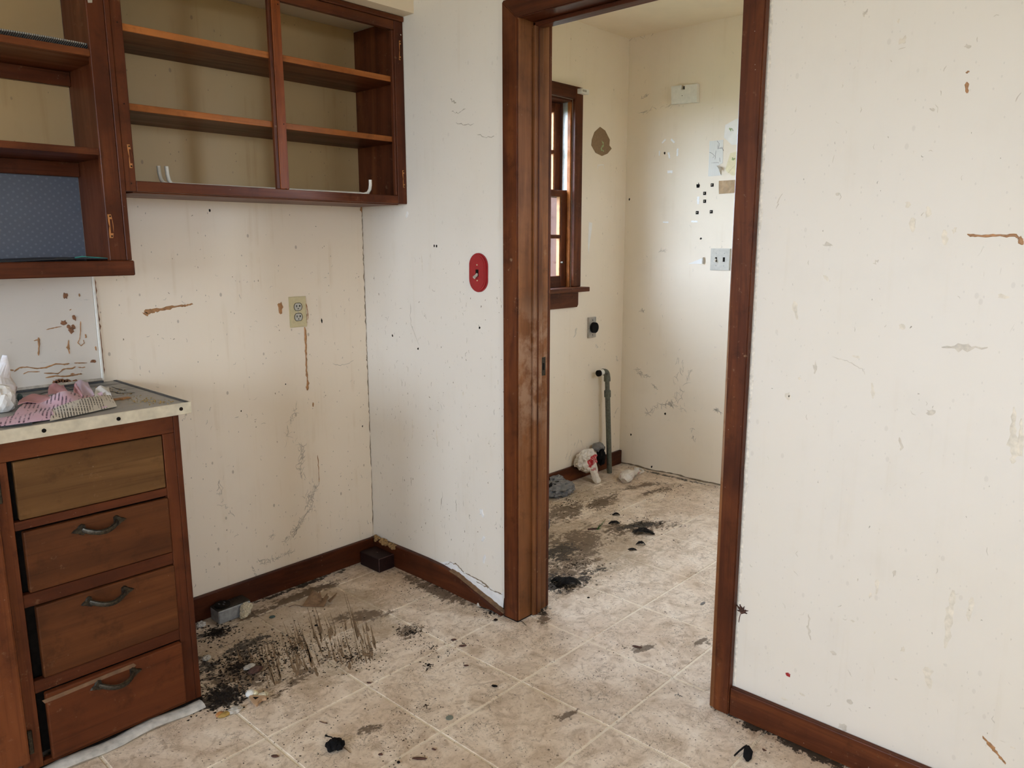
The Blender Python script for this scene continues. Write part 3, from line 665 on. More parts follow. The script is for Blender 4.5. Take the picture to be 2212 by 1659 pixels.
marks(wall_right, 'drip_stain', 'w2', [
    ([(-2.2777, 0.9873), (-2.2793, 0.9368), (-2.2888, 0.8923), (-2.2838, 0.8655)], [.008, .014, .020, .012], .0005, .4), ([(-2.2934, 0.9644), (-2.2954, 0.9191), (-2.2973, 0.8836)], [.006, .010, .012], .0009, .4),
    ([(-2.0409, 1.3896), (-2.0447, 1.3568)], .010, .0004, .3), ([(-2.1090, 1.3611), (-2.1129, 1.3281)], .010, .0004, .3), ([(-2.0720, 1.4139), (-2.0740, 1.3908)], .010, .0004, .3), ([(-2.0292, 1.4255), (-2.0305, 1.4102)], .010, .0004, .3),
    ([(-2.0359, 0.5224), (-2.0371, 0.4802)], [.010, .006], .0004, .4), ([(-2.2014, 0.5451), (-2.1995, 0.4812), (-2.1972, 0.3987)], [.012, .014, .010], .0004, .4), ([(-2.2394, 0.5404), (-2.2373, 0.4829)], .012, .0004, .4),
    ([(-2.1610, 0.3369), (-2.1758, 0.2825)], [.02, .014], .0004, .5), ([(-1.7959, 1.1445), (-1.7834, 1.1904)], .012, .0004, .5), ([(-1.9860, 1.0041), (-1.9898, 0.9685)], .008, .0004, .4)], 'stain')
marks(wall_right, 'dark_scrape', 'w2', [
    ([(-1.7218, 1.4223), (-1.7366, 1.4534)], .003, .0004, .5), ([(-1.8467, 1.3271), (-1.8732, 1.3282)], [.003, .008, .003], .0004, .6), ([(-1.9677, 1.2887), (-1.9755, 1.2931)], .004, .0004, .4), ([(-1.9000, 1.8401), (-1.9071, 1.8524)], .007, .0004, .4),
    ([(-2.0617, 1.6158), (-2.0658, 1.6211)], .008, .0004, .5), ([(-2.1265, 1.1034), (-2.1683, 1.1092), (-2.2128, 1.1081)], [.006, .016, .006], .0003, .4), ([(-1.8885, 1.0570), (-1.9242, 1.0537), (-1.9557, 1.0377), (-1.9696, 1.0246)], .0015, .0003, .3), ([(-1.8458, 1.0141), (-1.8508, 1.0416)], .008, .0004, .5),
    ([(-2.0578, 0.8833), (-2.0636, 0.8506)], .005, .0004, .5), ([(-1.8777, 0.3761), (-1.8780, 0.3368), (-1.8850, 0.3064)], .005, .0004, .5)], 'web_pale')
for k in range(26):
    p = [(-2.0986, 0.2784), (-2.0235, 0.4733), (-1.8750, 0.1412), (-1.9842, 0.0955), (-1.9005, 0.0799), (-1.9861, 0.3933), (-1.9475, 0.2906), (-2.0407, 0.3803), (-2.1075, 0.3609), (-1.9959, 0.1734), (-1.8274, 0.1068), (-2.1290, 1.3608), (-2.1188, 1.7392), (-1.9906, 1.7717), (-1.9775, 1.8151), (-1.8733, 1.4475), (-1.8600, 1.2504), (-2.2327, 1.2217), (-2.0732, 0.5482), (-2.0403, 1.1421), (-1.9451, 1.0648), (-1.7858, 0.9494), (-1.8118, 0.9948), (-1.7837, 0.9443), (-2.1170, 0.9534), (-2.3508, 0.2136)][k]
    part(wall_right, 'grime_spot', blotch('w2', p[0], p[1], .003 + .007*((k*37) % 7)/7, .003 + .007*((k*53) % 5)/5, .0004, 10, .5), 'stain' if k % 3 else 'web_pale')
part(wall_right, 'rust_spot', blotch('w2', *[(-1.8330, 0.1810)][0], .006, .006, .001), 'red')
part(wall_right, 'caulk_gap', ribbon('w2', [(-1.681, z) for z in [.09 + k*.12 for k in range(19)]], .009, .0012, 5, .45, taper=False), 'caulk', 'ragged pale caulk line along the door casing')
crumbs = []
for k in range(60):
    f = R2.random(); p = [(-0.0241, 0.0915), (-0.1650, 0.0843)]
    u = p[0][0]*(1-f) + p[1][0]*f; v = p[0][1]*(1-f) + p[1][1]*f + R2.uniform(-.008, .012)*(1-.4*f)
    s_ = R2.uniform(.004, .009); crumbs.append(ball((-.008 - R2.random()*.008, u, v), (s_, s_, s_*.8), 1, .4, 2.0, k))
part(wall_right, 'crumbling_foam', join(*crumbs), 'foam', 'crumbling brown foam on top of the skirting in the corner', kind='stuff')
# laundry walls
marks(wall_ll, 'scuff', 'lw', [([(1.3744, 0.1330), (1.3988, 0.1767)], .006, .0004, .6), ([(1.3957, 0.1149), (1.4325, 0.1780)], .005, .0004, .6), ([(1.4753, 0.1804), (1.4914, 0.2320)], .006, .0004, .6), ([(1.5046, 0.2240), (1.5364, 0.1737)], .006, .0004, .6), ([(1.4491, 0.2020), (1.4616, 0.2186)], .006, .0004, .6),
    ([(1.4440, 0.8502), (1.4602, 0.8746), (1.4362, 0.8250)], .010, .0004, .6), ([(1.6354, 0.7617), (1.6627, 0.7456)], .012, .0004, .6), ([(1.8776, 0.3556), (1.8452, 0.3177)], .010, .0004, .6), ([(1.8458, 0.6716), (1.8616, 0.6363)], .012, .0004, .5)], 'web_pale')
part(wall_ll, 'tape_strip', slab('lw', [(1.5553, 1.4512), (1.5850, 1.4492), (1.5818, 1.4114), (1.5667, 1.3432), (1.5556, 1.2799), (1.5502, 1.3255)], .0002, .0012), 'white_paper', 'torn strip of white tape')
part(wall_ll, 'tape_outline', ribbon('lw', [(1.6276, 1.7426), (1.6271, 1.7598), (1.6830, 1.7663), (1.6882, 1.7417)], .004, .0008, 3, .2), 'white_paper')
for path, n_, sp_, L_, w_ in (([(-0.0713, 0.5983), (-0.1114, 0.5638), (-0.1494, 0.5792)], 26, .006, .03, .002), ([(-0.1419, 0.3353), (-0.2195, 0.3971), (-0.3116, 0.4239)], 26, .005, .05, .002), ([(-0.3352, 0.4435), (-0.3918, 0.5266), (-0.4284, 0.6320)], 20, .008, .05, .0017), ([(-0.3434, 0.5367), (-0.3614, 0.6779)], 14, .010, .04, .0016), ([(-0.3110, 0.4402), (-0.3151, 0.4134)], 16, .006, .02, .002),
        ([(-0.3116, 0.4239), (-0.4036, 0.3936)], 10, .006, .04, .0016), ([(-0.5929, 0.4294), (-0.6242, 0.4183)], 14, .004, .03, .002), ([(-0.4493, 0.3006), (-0.4617, 0.2214)], 10, .008, .03, .0018), ([(-0.0546, 2.0547), (-0.1712, 2.0784), (-0.2674, 2.0745)], 14, .004, .05, .0014), ([(-0.2103, 1.2911), (-0.2401, 1.2990)], 8, .003, .03, .0015), ([(-0.0579, 2.1385), (-0.0848, 2.1500)], 10, .004, .02, .002), ([(-0.0885, 0.9569), (-0.1082, 0.9391)], 9, .005, .02, .0018), ([(-0.1834, 0.5169), (-0.2092, 0.5036)], 12, .005, .02, .002), ([(0.0704, 2.4793), (-0.1411, 2.4858)], 14, .012, .06, .0016)):
    part(wall_lb, 'cobweb', strands('lb', path, n_, sp_, L_, w_), 'web', 'grey wisps of cobweb', kind='stuff')
part(wall_lb, 'scratches', scratches('lb', 80, -.66, .02, .05, 2.3, .4, .02, .0013), 'web_pale', 'faint scratches on the laundry back wall', kind='stuff')
for p in [(-0.0412, 0.1935), (-0.1950, 0.0231), (-0.2742, 0.3580), (-0.4577, 1.3617), (0.0119, 1.5885), (-0.2134, 1.8267)]:
    part(wall_lb, 'grime_spot', blotch('lb', p[0], p[1], .006, .007, .0006, 8, .4), 'black')
part(wall_lb, 'floor_gap', ribbon('lb', [(.03 - k*.1, .006 + .004*math.sin(k*2.1)) for k in range(22)], .008, .003, 4, .5, taper=False), 'crack', 'dark gap where the wall meets the floor')

# ------------------------------------------------------------------ skirting boards
def skirting(x0, x1, y0, y1, h, axis, mat):
    return box(x0, x1, y0, y1, .001, h, .003, 2)
struct('baseboard_left', skirting(-1.005, -.0175, -.018, -.0005, .092, 0, 0), 'trim_x')
struct('baseboard_right', skirting(-.018, -.0005, YN + .01, -1.678, .086, 1, 0), 'trim_y')
struct('baseboard_laundry', skirting(.135, 1.903, .022, .0395, .086, 0, 0), 'trim_x')
prof = [(-.0005, .092, .0), (-.12, .095, .0), (-.25, .096, 0), (-.36, .095, 0), (-.45, .092, .001), (-.50, .086, .003), (-.55, .076, .006), (-.60, .061, .010), (-.65, .046, .014), (-.70, .032, .017), (-.75, .017, .018), (-.790, .007, .016)]
b = bmesh.new(); rows = []
for (y, h, o) in prof:
    lo = .001 + (.012 * max(0, (-.58 - y)) / .2 if y < -.58 else 0); lo = min(lo, h - .004)
    xf = -.018 - o
    rows.append([b.verts.new(p) for p in ((-.0006 - o, y, lo), (xf, y, lo), (xf, y, h - .003), (xf + .003, y, h), (-.0006 - o, y, h))])
for r0, r1 in zip(rows, rows[1:]):
    for k in range(5): b.faces.new((r0[k], r0[(k+1) % 5], r1[(k+1) % 5], r1[k]))
b.faces.new(rows[0]); b.faces.new(rows[-1][::-1]); bmesh.ops.recalc_face_normals(b, faces=b.faces)
wb = struct('baseboard_alcove', b, 'trim_y')
part(wb, 'peeling_edge', ribbon('w2', [(y, h + .001) for (y, h, o) in prof[5:]], .009, .020, 4, .3), 'leaf', 'split top edge of the warped board')
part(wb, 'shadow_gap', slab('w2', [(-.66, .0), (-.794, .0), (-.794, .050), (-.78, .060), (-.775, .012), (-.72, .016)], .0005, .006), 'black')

# ------------------------------------------------------------------ door frame
dr = stroot('door_1')
YO, YI, ZH = -.795, -.862, 2.024      # left casing outer edge, opening edge, opening head
YR, YRO = -1.618, -1.677
def poly_yz(poly, x0, x1, bev=.003):
    b = bmesh.new(); lo = [b.verts.new((x0, y, z)) for y, z in poly]; hi = [b.verts.new((x1, y, z)) for y, z in poly]; n = len(poly)
    b.faces.new(lo); b.faces.new(hi)
    for i in range(n): b.faces.new((lo[i], lo[(i+1) % n], hi[(i+1) % n], hi[i]))
    bmesh.ops.recalc_face_normals(b, faces=b.faces)
    if bev: bmesh.ops.bevel(b, geom=b.edges[:], offset=bev, segments=2, affect='EDGES')
    return b
part(dr, 'casing', poly_yz([(YO, .001), (YI, .001), (YI, ZH), (YO, ZH + .062)], -.023, -.0005), 'trim_z')
part(dr, 'casing', poly_yz([(YRO, .001), (YR - .012, .001), (YR + .002, ZH), (YRO, ZH + .062)], -.023, -.0005), 'trim_z')
part(dr, 'casing', poly_yz([(YO, ZH + .0625), (YI, ZH + .0005), (YR + .002, ZH + .0005), (YRO, ZH + .0625)], -.023, -.0005), 'trim_y')
part(dr, 'jamb', box(-.018, .134, YI - .001, YI + .022, .002, ZH + .018, .002), 'jamb_z')
part(dr, 'jamb', box(-.018, .134, YR - .035, YR + .002, .002, ZH + .018, .002), 'jamb_z')
part(dr, 'head_jamb', box(-.018, .134, YR, YI - .001, ZH + .002, ZH + .024, .002), 'trim_y')
part(dr, 'door_stop', box(.050, .089, YI - .014, YI - .0012, .003, ZH + .001, .003, 2), 'jamb_z')
part(dr, 'door_stop', box(.062, .068, YI - .016, YI - .0142, .003, ZH + .001), 'trim_z')
part(dr, 'door_stop', box(.050, .089, YR + .002, YR + .014, .003, ZH + .001, .003, 2), 'jamb_z')
part(dr, 'head_stop', box(.050, .089, YR, YI - .001, ZH - .012, ZH + .0015, .003, 2), 'trim_y')
part(dr, 'casing', box(.1345, .150, YI, YI + .062, .002, ZH + .06, .003), 'trim_z')
part(dr, 'casing', box(.1345, .150, YR - .062, YR, .002, ZH + .06, .003), 'trim_z')
sp = part(dr, 'strike_plate', box(.097, .121, YI - .003, YI - .0012, .880, .945, .0006), 'darkmetal', 'tarnished strike plate')
part(sp, 'latch_hole', box(.104, .114, YI - .0036, YI - .0025, .900, .925), 'black')
part(dr, 'base_grime', box(-.0245, .10, YI - .0025, YO + .001, .0012, .0045, .001), 'black')

# ------------------------------------------------------------------ laundry window
wn = stroot('window_1')
X0, X1, Z0, Z1 = LWIN; CWD = .064; ZMID = 1.596
part(wn, 'casing', box(X1, X1 + CWD, .018, .0395, Z0 + .004, Z1 + CWD, .004, 2), 'trim_z')
part(wn, 'casing', box(X0 - CWD, X0, .018, .0395, Z0 + .004, Z1 + CWD, .004, 2), 'trim_z')
part(wn, 'casing', box(X0, X1, .018, .0395, Z1, Z1 + CWD, .004, 2), 'trim_x')
part(wn, 'jamb', box(X1 - .005, X1 - .0005, .0395, .195, Z0, Z1, .001), 'trim_z')
part(wn, 'jamb', box(X0 + .0005, X0 + .012, .0395, .195, Z0, Z1, .001), 'trim_z')
part(wn, 'jamb', box(X0 + .012, X1 - .012, .0395, .195, Z1 - .012, Z1 - .0005, .001), 'trim_x')
part(wn, 'stop_bead', box(X1 - .014, X1 - .0052, .040, .062, Z0, Z1 - .012, .003, 2), 'shelf')
part(wn, 'stop_bead', box(X1 - .012, X1 - .0052, .098, .108, Z0, Z1 - .012, .002), 'trim_z')
part(wn, 'sash_track', box(X1 - .0095, X1 - .0052, .062, .0975, ZMID + .02, Z1 - .012, .001), 'steel', 'dull metal weather strip in the upper track')
part(wn, 'stool', box(X0 - CWD - .03, X1 + CWD + .014, -.035, .060, Z0 - .022, Z0 + .003, .004, 2), 'trim_x')
part(wn, 'sill', box(X0 + .001, X1 - .001, .060, .198, Z0 - .020, Z0 + .002, .002), 'trim_x')
part(wn, 'apron', slab('lw', [(X0 - CWD, Z0 - .024), (X0 - CWD, Z0 - .095), (X0 - CWD + .012, Z0 - .108), (X1 + CWD - .022, Z0 - .108), (X1 + CWD - .012, Z0 - .095), (X1 + CWD - .012, Z0 - .024)], .0005, .017, .002), 'trim_x')
ZM = 1.596
def sash(y0, y1, z0, z1, hb, ht):
    xa, xb = X0 + .013, X1 - .0098; st = .046
    s = part(wn, 'sash', box(xb - st, xb, y0, y1, z0, z1, .003), 'trim_z')
    part(s, 'stile', box(xa, xa + st, y0, y1, z0, z1, .003), 'trim_z')
    part(s, 'rail', box(xa + st, xb - st, y0, y1, z0, z0 + hb, .003), 'trim_x')
    part(s, 'rail', box(xa + st, xb - st, y0, y1, z1 - ht, z1, .003), 'trim_x')
    zm = (z0 + hb + z1 - ht)/2; xm = (xa + xb)/2
    part(s, 'muntin', box(xa + st, xb - st, y0 + .004, y1 - .004, zm - .010, zm + .010, .003), 'trim_x')
    xs = [xa + st + (xb - xa - 2*st)*k/4 for k in range(5)]
    for xv in xs[1:4]: part(s, 'muntin', box(xv - .010, xv + .010, y0 + .005, y1 - .005, z0 + hb, z1 - ht, .003), 'trim_z')
    part(s, 'putty_bead', box(xb - st - .006, xb - st + .001, y0 + .006, y1 - .006, z0 + hb, z1 - ht, .001), 'raw_orange')
    for (a, c) in [(xs[k] + (.010 if k else 0), xs[k+1] - (.010 if k < 3 else 0)) for k in range(4)]:
        for (p, q) in ((z0 + hb, zm - .010), (zm + .010, z1 - ht)):
            part(s, 'pane', box(a, c, (y0 + y1)/2 - .0015, (y0 + y1)/2 + .0015, p, q), 'glass')
    return s
low = sash(.064, .097, Z0 + .004, ZM + .018, .060, .034)
up = sash(.110, .143, ZM - .018, Z1 - .014, .034, .048)
part(low, 'sash_bolt', tube([(X1 - .052, .064, 1.235), (X1 - .052, .050, 1.235)], .006, 8), 'darkmetal')
part(low, 'lift_ring', tube([(1.192 + .010*math.cos(a*.7), .058, Z0 + .030 + .010*math.sin(a*.7)) for a in range(9)], .002, 6, closed=True), 'petal')

# ------------------------------------------------------------------ base cabinet
CR = -1.008; CY = -.488
bc = thing('base_cabinet', (-1.40, -.25, 0), 'dark red-brown wooden base cabinet with four drawer fronts under the grey counter', 'cabinet')
XL = -1.95
part(bc, 'side_panel', box(CR - .016, CR, CY, -.002, .001, .874, .0015), 'cab_z')
part(bc, 'carcass', box(XL, CR - .018, -.455, -.02, .03, .862), 'black')  # solid black body, paints in the shade behind the drawer gaps
def fr(name, x0, x1, z0, z1, mat): return part(bc, name, box(x0, x1, CY, CY + .020, z0, z1, .0012), mat)
fr('rail', XL, CR - .0165, .822, .8735, 'cab_x')
fr('stile', -1.056, CR - .0165, .001, .8215, 'cab_z')
fr('stile', -1.470, -1.426, .001, .8215, 'cab_z')
for z0, z1 in ((.647, .669), (.446, .480), (.214, .247)): fr('rail', -1.4255, -1.0565, z0, z1, 'cab_x')
fr('rail', -1.4255, -1.0565, .001, .024, 'cab_x')
fr('stile', XL, XL + .05, .001, .8215, 'cab_z')
part(bc, 'toe_strip', box(XL, CR, CY - .006, CY - .0005, .001, .013, .001), 'black')
dl = part(bc, 'door', box(XL + .04, -1.457, CY - .019, CY - .001, .045, .800, .006, 2), 'cab_z')
for z in (.757, .094):
    part(dl, 'hinge', box(-1.4565, -1.445, CY - .010, CY - .001, z - .032, z + .032, .002), 'darkmetal', 'tarnished butt hinge')
part(bc, 'drawer_front', box(-1.413, -1.058, CY + .001, CY + .018, .671, .818, .002), 'ply', 'faded plain top drawer front with no handle')
def handle(d, tipL, postL, postR, tipR, yf):
    (xa, za), (xb, zb), (xc, zc), (xd, zd) = tipL, postL, postR, tipR
    h = part(d, 'handle', tube([(xb + (xc-xb)*k/10, yf - .006 - .024*math.sin(math.pi*k/10)**.7, zb + (zc-zb)*k/10 - .010*math.sin(math.pi*k/10)) for k in range(11)], [(.0045 + .0015*math.sin(math.pi*k/10), .0075) for k in range(11)], 8), 'darkmetal', 'tarnished bronze arched pull', sm=True)
    for (xt, zt), (xp, zp), s in (((xa, za), (xb, zb), -1), ((xd, zd), (xc, zc), 1)):
        dx, dz = xt - xp, zt - zp; l = math.hypot(dx, dz); nx, nz = -dz/l, dx/l
        pts = [(xt, zt)]
        for f, w in ((.75, .0045), (.45, .0075), (.25, .013), (0, .016), (-.28, .012)): pts.append((xp + dx*f + nx*w, zp + dz*f + nz*w))
        for f, w in ((-.28, .012), (0, .016), (.25, .013), (.45, .0075), (.75, .0045)): pts.append((xp + dx*f - nx*w, zp + dz*f - nz*w))
        b = bmesh.new(); lo = [b.verts.new((x, yf, z)) for x, z in pts]; hi = [b.verts.new((xp + (x-xp)*.85, yf - .005, zp + (z-zp)*.85)) for x, z in pts]; n = len(pts)
        b.faces.new(lo); b.faces.new(hi)
        for i in range(n): b.faces.new((lo[i], lo[(i+1) % n], hi[(i+1) % n], hi[i]))
        bmesh.ops.recalc_face_normals(b, faces=b.faces)
        hp = part(d, 'handle_plate', b, 'darkmetal')
        part(d, 'screw', ball((xp, yf - .006, zp), (.0042, .003, .0042), 2, 0), 'darkmetal')
def drawer(x0, x1, z0, z1, proud, mat, hpx, label, edge=None):
    yf = CY - proud
    d = part(bc, 'drawer_front', box(x0, x1, yf, yf + .019, z0, z1, .004, 2), mat, label)
    handle(d, *hpx, yf)
    if edge: part(d, 'worn_edge', edge, 'raw', 'pale bare wood along the top edge')
    return d
drawer(-1.411, -1.0565, .482, .641, .004, 'drawer', [(-1.3068, 0.6099), (-1.2794, 0.6121), (-1.1965, 0.6131), (-1.1706, 0.6125)], 'second drawer front with arched pull')
drawer(-1.403, -1.0555, .248, .442, .004, 'drawer', [(-1.3029, 0.4108), (-1.2802, 0.4142), (-1.1944, 0.4126), (-1.1679, 0.4114)], 'third drawer front with arched pull')
ed = slab('bc', [(-1.4173, 0.1989), (-1.3373, 0.2010), (-1.2571, 0.2040), (-1.1933, 0.2051), (-1.1866, 0.1967), (-1.1932, 0.1925), (-1.2462, 0.1937), (-1.3158, 0.1912), (-1.3822, 0.1888), (-1.4120, 0.1886)], .0162, .0172)
drawer(-1.408, -1.058, .026, .212, .016, 'drawer_low', [(-1.3072, 0.1752), (-1.2825, 0.1814), (-1.1980, 0.1794), (-1.1720, 0.1791)], 'lowest drawer front standing slightly open, its top edge worn pale', ed)
# ------------------------------------------------------------------ counter
ct = thing('countertop', (-1.4, -.25, .876), 'worn grey laminate countertop with dull metal front edging', 'countertop')
part(ct, 'slab', box(XL, -.988, -.515, -.0005, .876, .9055, .001), 'laminate')
be = part(ct, 'edge_band', box(XL, -.984, -.5185, -.5152, .8745, .9068, .0008), 'alu', 'dull cream-grey metal edging')
part(ct, 'edge_band', box(-.9878, -.984, -.515, -.0005, .880, .9068, .0006), 'alu')
part(ct, 'seam_strip', box(-.9985, -.9885, -.514, -.004, .9056, .9074, .0006), 'seal', 'dark seam strip along the open end')
part(ct, 'seam_strip', box(XL, -1.03, -.014, -.009, .9056, .911, .001), 'seal')
for u in (-1.348, -1.176, -1.013):
    part(be, 'screw', tube([(u, -.518, .8905), (u, -.5195, .8905)], .0052, 10), 'black')
for pts, w_ in (([(-1.2618, -0.0954), (-1.2232, -0.0763), (-1.1713, -0.0585), (-1.1095, -0.0251)], [.006, .012, .010, .003]), ([(-1.1806, -0.0482), (-1.1849, -0.1186), (-1.1913, -0.1934)], [.014, .012, .006]), ([(-1.2757, -0.1783), (-1.2389, -0.1508)], .008), ([(-1.1482, -0.0730), (-1.1130, -0.0671)], [.010, .004]), ([(-1.0753, -0.1536), (-1.0728, -0.2424), (-1.0333, -0.2649)], [.003, .005, .003]), ([(-1.0465, -0.1178), (-1.0402, -0.2251)], .003)):
    part(ct, 'dark_smear', ribbon('ct', pts, w_, .0006, 5, .6, wob=.002), 'mat_black', 'black smear across the worn laminate')
rc_ = random.Random(3); cr_ = []
for k in range(110):
    (xa, ya), (xb, yb) = ([(-1.0513, -0.1126), (-1.0166, -0.4831)] if k % 2 else [(-1.0653, -0.3719), (-1.0079, -0.4926)]); f = rc_.random()
    s_ = rc_.uniform(.0007, .0018); cr_.append(ball((xa*(1-f) + xb*f + rc_.gauss(0, .012) - .022, ya*(1-f) + yb*f + rc_.gauss(0, .012), .9065 + s_*.4), (s_, s_, s_*.6), 1, .4, 2, k))
part(ct, 'crumbs', join(*cr_), 'petal', 'yellow-brown crumbs along the open end', kind='stuff')
part(ct, 'crumb_patch', blotch('ct', *[(-1.0987, -0.3351)][0], .026, .012, .004), 'glue', 'brown crusty lump')
# ------------------------------------------------------------------ backsplash board with glue trails
bs = thing('backsplash_board', (-1.5, -.004, .915), 'white backsplash board with brown glue trails and a thin metal edge', 'backsplash')
part(bs, 'board', box(XL, -1.034, -.008, -.0005, .912, 1.42, .001), 'splash')
part(bs, 'edge_strip', box(-1.0338, -1.026, -.011, -.0005, .912, 1.42, .0015), 'rod')
part(bs, 'grime_line', ribbon('w1', [(-1.0235, .93 + k*.05) for k in range(7)], .006, .001, 4, .7), 'glue_dark')
part(bs, 'base_trim', box(XL, -1.034, -.014, -.0082, .912, .920, .0015), 'web')
for pts, w in (([(-1.3042, 0.9701), (-1.2862, 0.9760), (-1.2690, 0.9725)], [.005, .004]), ([(-1.2694, 0.9685), (-1.2542, 0.9790), (-1.2351, 0.9781), (-1.2092, 0.9708), (-1.1846, 0.9707), (-1.1587, 0.9790), (-1.1337, 0.9746), (-1.1207, 0.9760)], .0038), ([(-1.1077, 0.9759), (-1.0883, 0.9737), (-1.0712, 0.9718)], .003),
        ([(-1.2467, 0.9588), (-1.2342, 0.9641), (-1.2029, 0.9603)], .003), ([(-1.1924, 0.9548), (-1.1553, 0.9487), (-1.1376, 0.9608), (-1.1158, 0.9596), (-1.1049, 0.9641)], .0038), ([(-1.0986, 0.9619), (-1.0857, 0.9589), (-1.0777, 0.9594)], .003), ([(-1.1901, 0.9404), (-1.1623, 0.9425), (-1.1373, 0.9379), (-1.1140, 0.9378), (-1.0981, 0.9401), (-1.0889, 0.9390)], .004),
        ([(-1.1213, 0.9430), (-1.1096, 0.9430)], .004), ([(-1.1733, 1.0841), (-1.1505, 1.0878), (-1.1314, 1.0905)], .003), ([(-1.1963, 1.0625), (-1.1977, 1.0364), (-1.2017, 1.0090)], [.006, .005, .005]), ([(-1.2093, 1.0541), (-1.1982, 1.0558)], .004), ([(-1.1163, 1.0482), (-1.1197, 1.0259), (-1.1178, 1.0057)], [.004, .009, .005]),
        ([(-1.0774, 1.1019), (-1.0803, 1.0721), (-1.0851, 1.0482), (-1.0914, 1.0374), (-1.0833, 1.0265), (-1.0733, 1.0342), (-1.0750, 1.0444)], .0026), ([(-1.0681, 1.0611), (-1.0666, 1.0494)], .005), ([(-1.0733, 1.1865), (-1.0729, 1.1767)], .004), ([(-1.1051, 1.1377), (-1.0997, 1.1402)], .003), ([(-1.0425, 1.0211), (-1.0410, 1.0078)], .004)):
    part(bs, 'glue_bead', ribbon('bs', pts, w, .0016, 4, .35), 'glue')
for p, a, b_ in (([(-1.1122, 1.1828)][0], .006, .010), ([(-1.0945, 1.1145)][0], .006, .010), ([(-1.1252, 1.1012)][0], .010, .007), ([(-1.1125, 1.0876)][0], .008, .007), ([(-1.1071, 1.0772)][0], .009, .010), ([(-1.0997, 1.0865)][0], .006, .008)):
    part(bs, 'glue_spot', blotch('bs', p[0], p[1], a, b_, .003), 'glue_dark')
for k, p in enumerate([(-1.1667, 0.9231), (-1.1589, 0.9250), (-1.1511, 0.9268), (-1.1437, 0.9244), (-1.1361, 0.9234), (-1.1299, 0.9211), (-1.0535, 0.9756), (-1.1105, 0.9200)]):
    part(bs, 'glue_spot', blotch('bs', p[0], p[1], .008, .006, .002), 'glue_dark')

# ------------------------------------------------------------------ wall cupboards
def scar(parent, c0, c1, half=.0065, slot=True):
    """mark left by a removed hinge: bare orange wood with two screw holes"""
    (ua, va), (ub, vb) = c0, c1
    pts = []
    n = 12
    for k in range(n+1):
        f = k/n; pts.append((ua + (ub-ua)*f - half*(.55 + .45*abs(math.cos(f*math.pi*1.0))**.5) , va + (vb-va)*f))
    for k in range(n, -1, -1):
        f = k/n; pts.append((ua + (ub-ua)*f + half*(.45 + .55*math.sin(f*math.pi)), va + (vb-va)*f))
    s = part(parent, 'hinge_mark', slab('uc', pts, .0002, .0010), 'raw_orange', 'bare orange mark of a removed hinge')
    part(s, 'slot', slab('uc', [(ua*.75 + ub*.25 - .002, va*.8 + vb*.2), (ua*.75 + ub*.25 + .004, va*.8 + vb*.2), (ua*.25 + ub*.75 + .005, va*.2 + vb*.8), (ua*.25 + ub*.75 - .002, va*.2 + vb*.8)], .001, .0014), 'cab_z')
    for f in (.08, .92): part(s, 'screw_hole', blotch('uc', ua + (ub-ua)*f, va + (vb-va)*f, .0028, .0028, .0022, 8, .1), 'black')
FY = -.282
ur = thing('wall_cupboard', (-.5, -.14, 1.48), 'open wall cupboard with two shelves and no doors beside the door wall', 'cupboard', 'wall cupboards')
def up_(o, n, x0, x1, y0, y1, z0, z1, m, bev=.0015): return part(o, n, box(x0, x1, y0, y1, z0, z1, bev), m)
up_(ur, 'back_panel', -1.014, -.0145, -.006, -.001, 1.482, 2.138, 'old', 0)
up_(ur, 'side_panel', -.0142, -.001, FY + .019, -.001, 1.482, 2.132, 'cab_z')
up_(ur, 'bottom_board', -1.014, -.0145, FY + .019, -.0065, 1.484, 1.506, 'cab_x')
up_(ur, 'stile', -1.0145, -.985, FY, FY + .0185, 1.4815, 2.138, 'cab_z')
up_(ur, 'stile', -.041, -.0008, FY, FY + .0185, 1.4815, 2.138, 'cab_z')
up_(ur, 'inner_stop', -.050, -.0415, FY + .003, FY + .018, 1.512, 2.087, 'cab_z')
up_(ur, 'mullion', -.527, -.496, FY, FY + .0185, 1.511, 2.088, 'mull')
up_(ur, 'mullion', -.538, -.5275, FY + .004, FY + .0185, 1.511, 2.088, 'trim_z')
up_(ur, 'rail', -.9845, -.0415, FY, FY + .0185, 1.4815, 1.5105, 'cab_x')
up_(ur, 'rail', -.9845, -.0415, FY, FY + .0185, 2.0885, 2.120, 'cab_x')
up_(ur, 'crown_strip', -1.0145, -.0008, FY - .008, FY + .0185, 2.1205, 2.138, 'cab_x', .003)
up_(ur, 'underside_strip', -.9845, -.02, FY + .030, -.01, 1.4785, 1.4835, 'cab_x', 0)  # cabinet-wood strip under the bottom board
for z in (1.922, 1.7125): up_(ur, 'shelf', -1.0, -.0145, FY + .0192, -.0065, z - .0095, z + .0095, 'cab_x', .001); up_(ur, 'shelf_edge', -.984, -.0505, FY + .0150, FY + .0190, z - .0095, z + .0095, 'shelf', .001)
scar(ur, *[(-0.9963, 1.6080), (-0.9944, 1.5445)], .005); scar(ur, *[(-0.0146, 2.0561), (-0.0170, 1.9894)], .005); scar(ur, *[(-0.0155, 1.6032), (-0.0132, 1.5414)], .005)
part(ur, 'screw', tube([to3('uc', *[(-0.0097, 2.0758)][0], 0), to3('uc', *[(-0.0204, 2.0738)][0], .012)], .0016, 6), 'rod')
for p in [(-0.9984, 1.9267), (-0.9990, 1.7160), (-0.9980, 1.5027), (-0.5043, 2.0762), (-0.5054, 1.7152), (-0.5096, 1.5118)]:
    part(ur, 'screw_hole', blotch('uc', p[0], p[1], .002, .002, .0006, 8, .1), 'black')
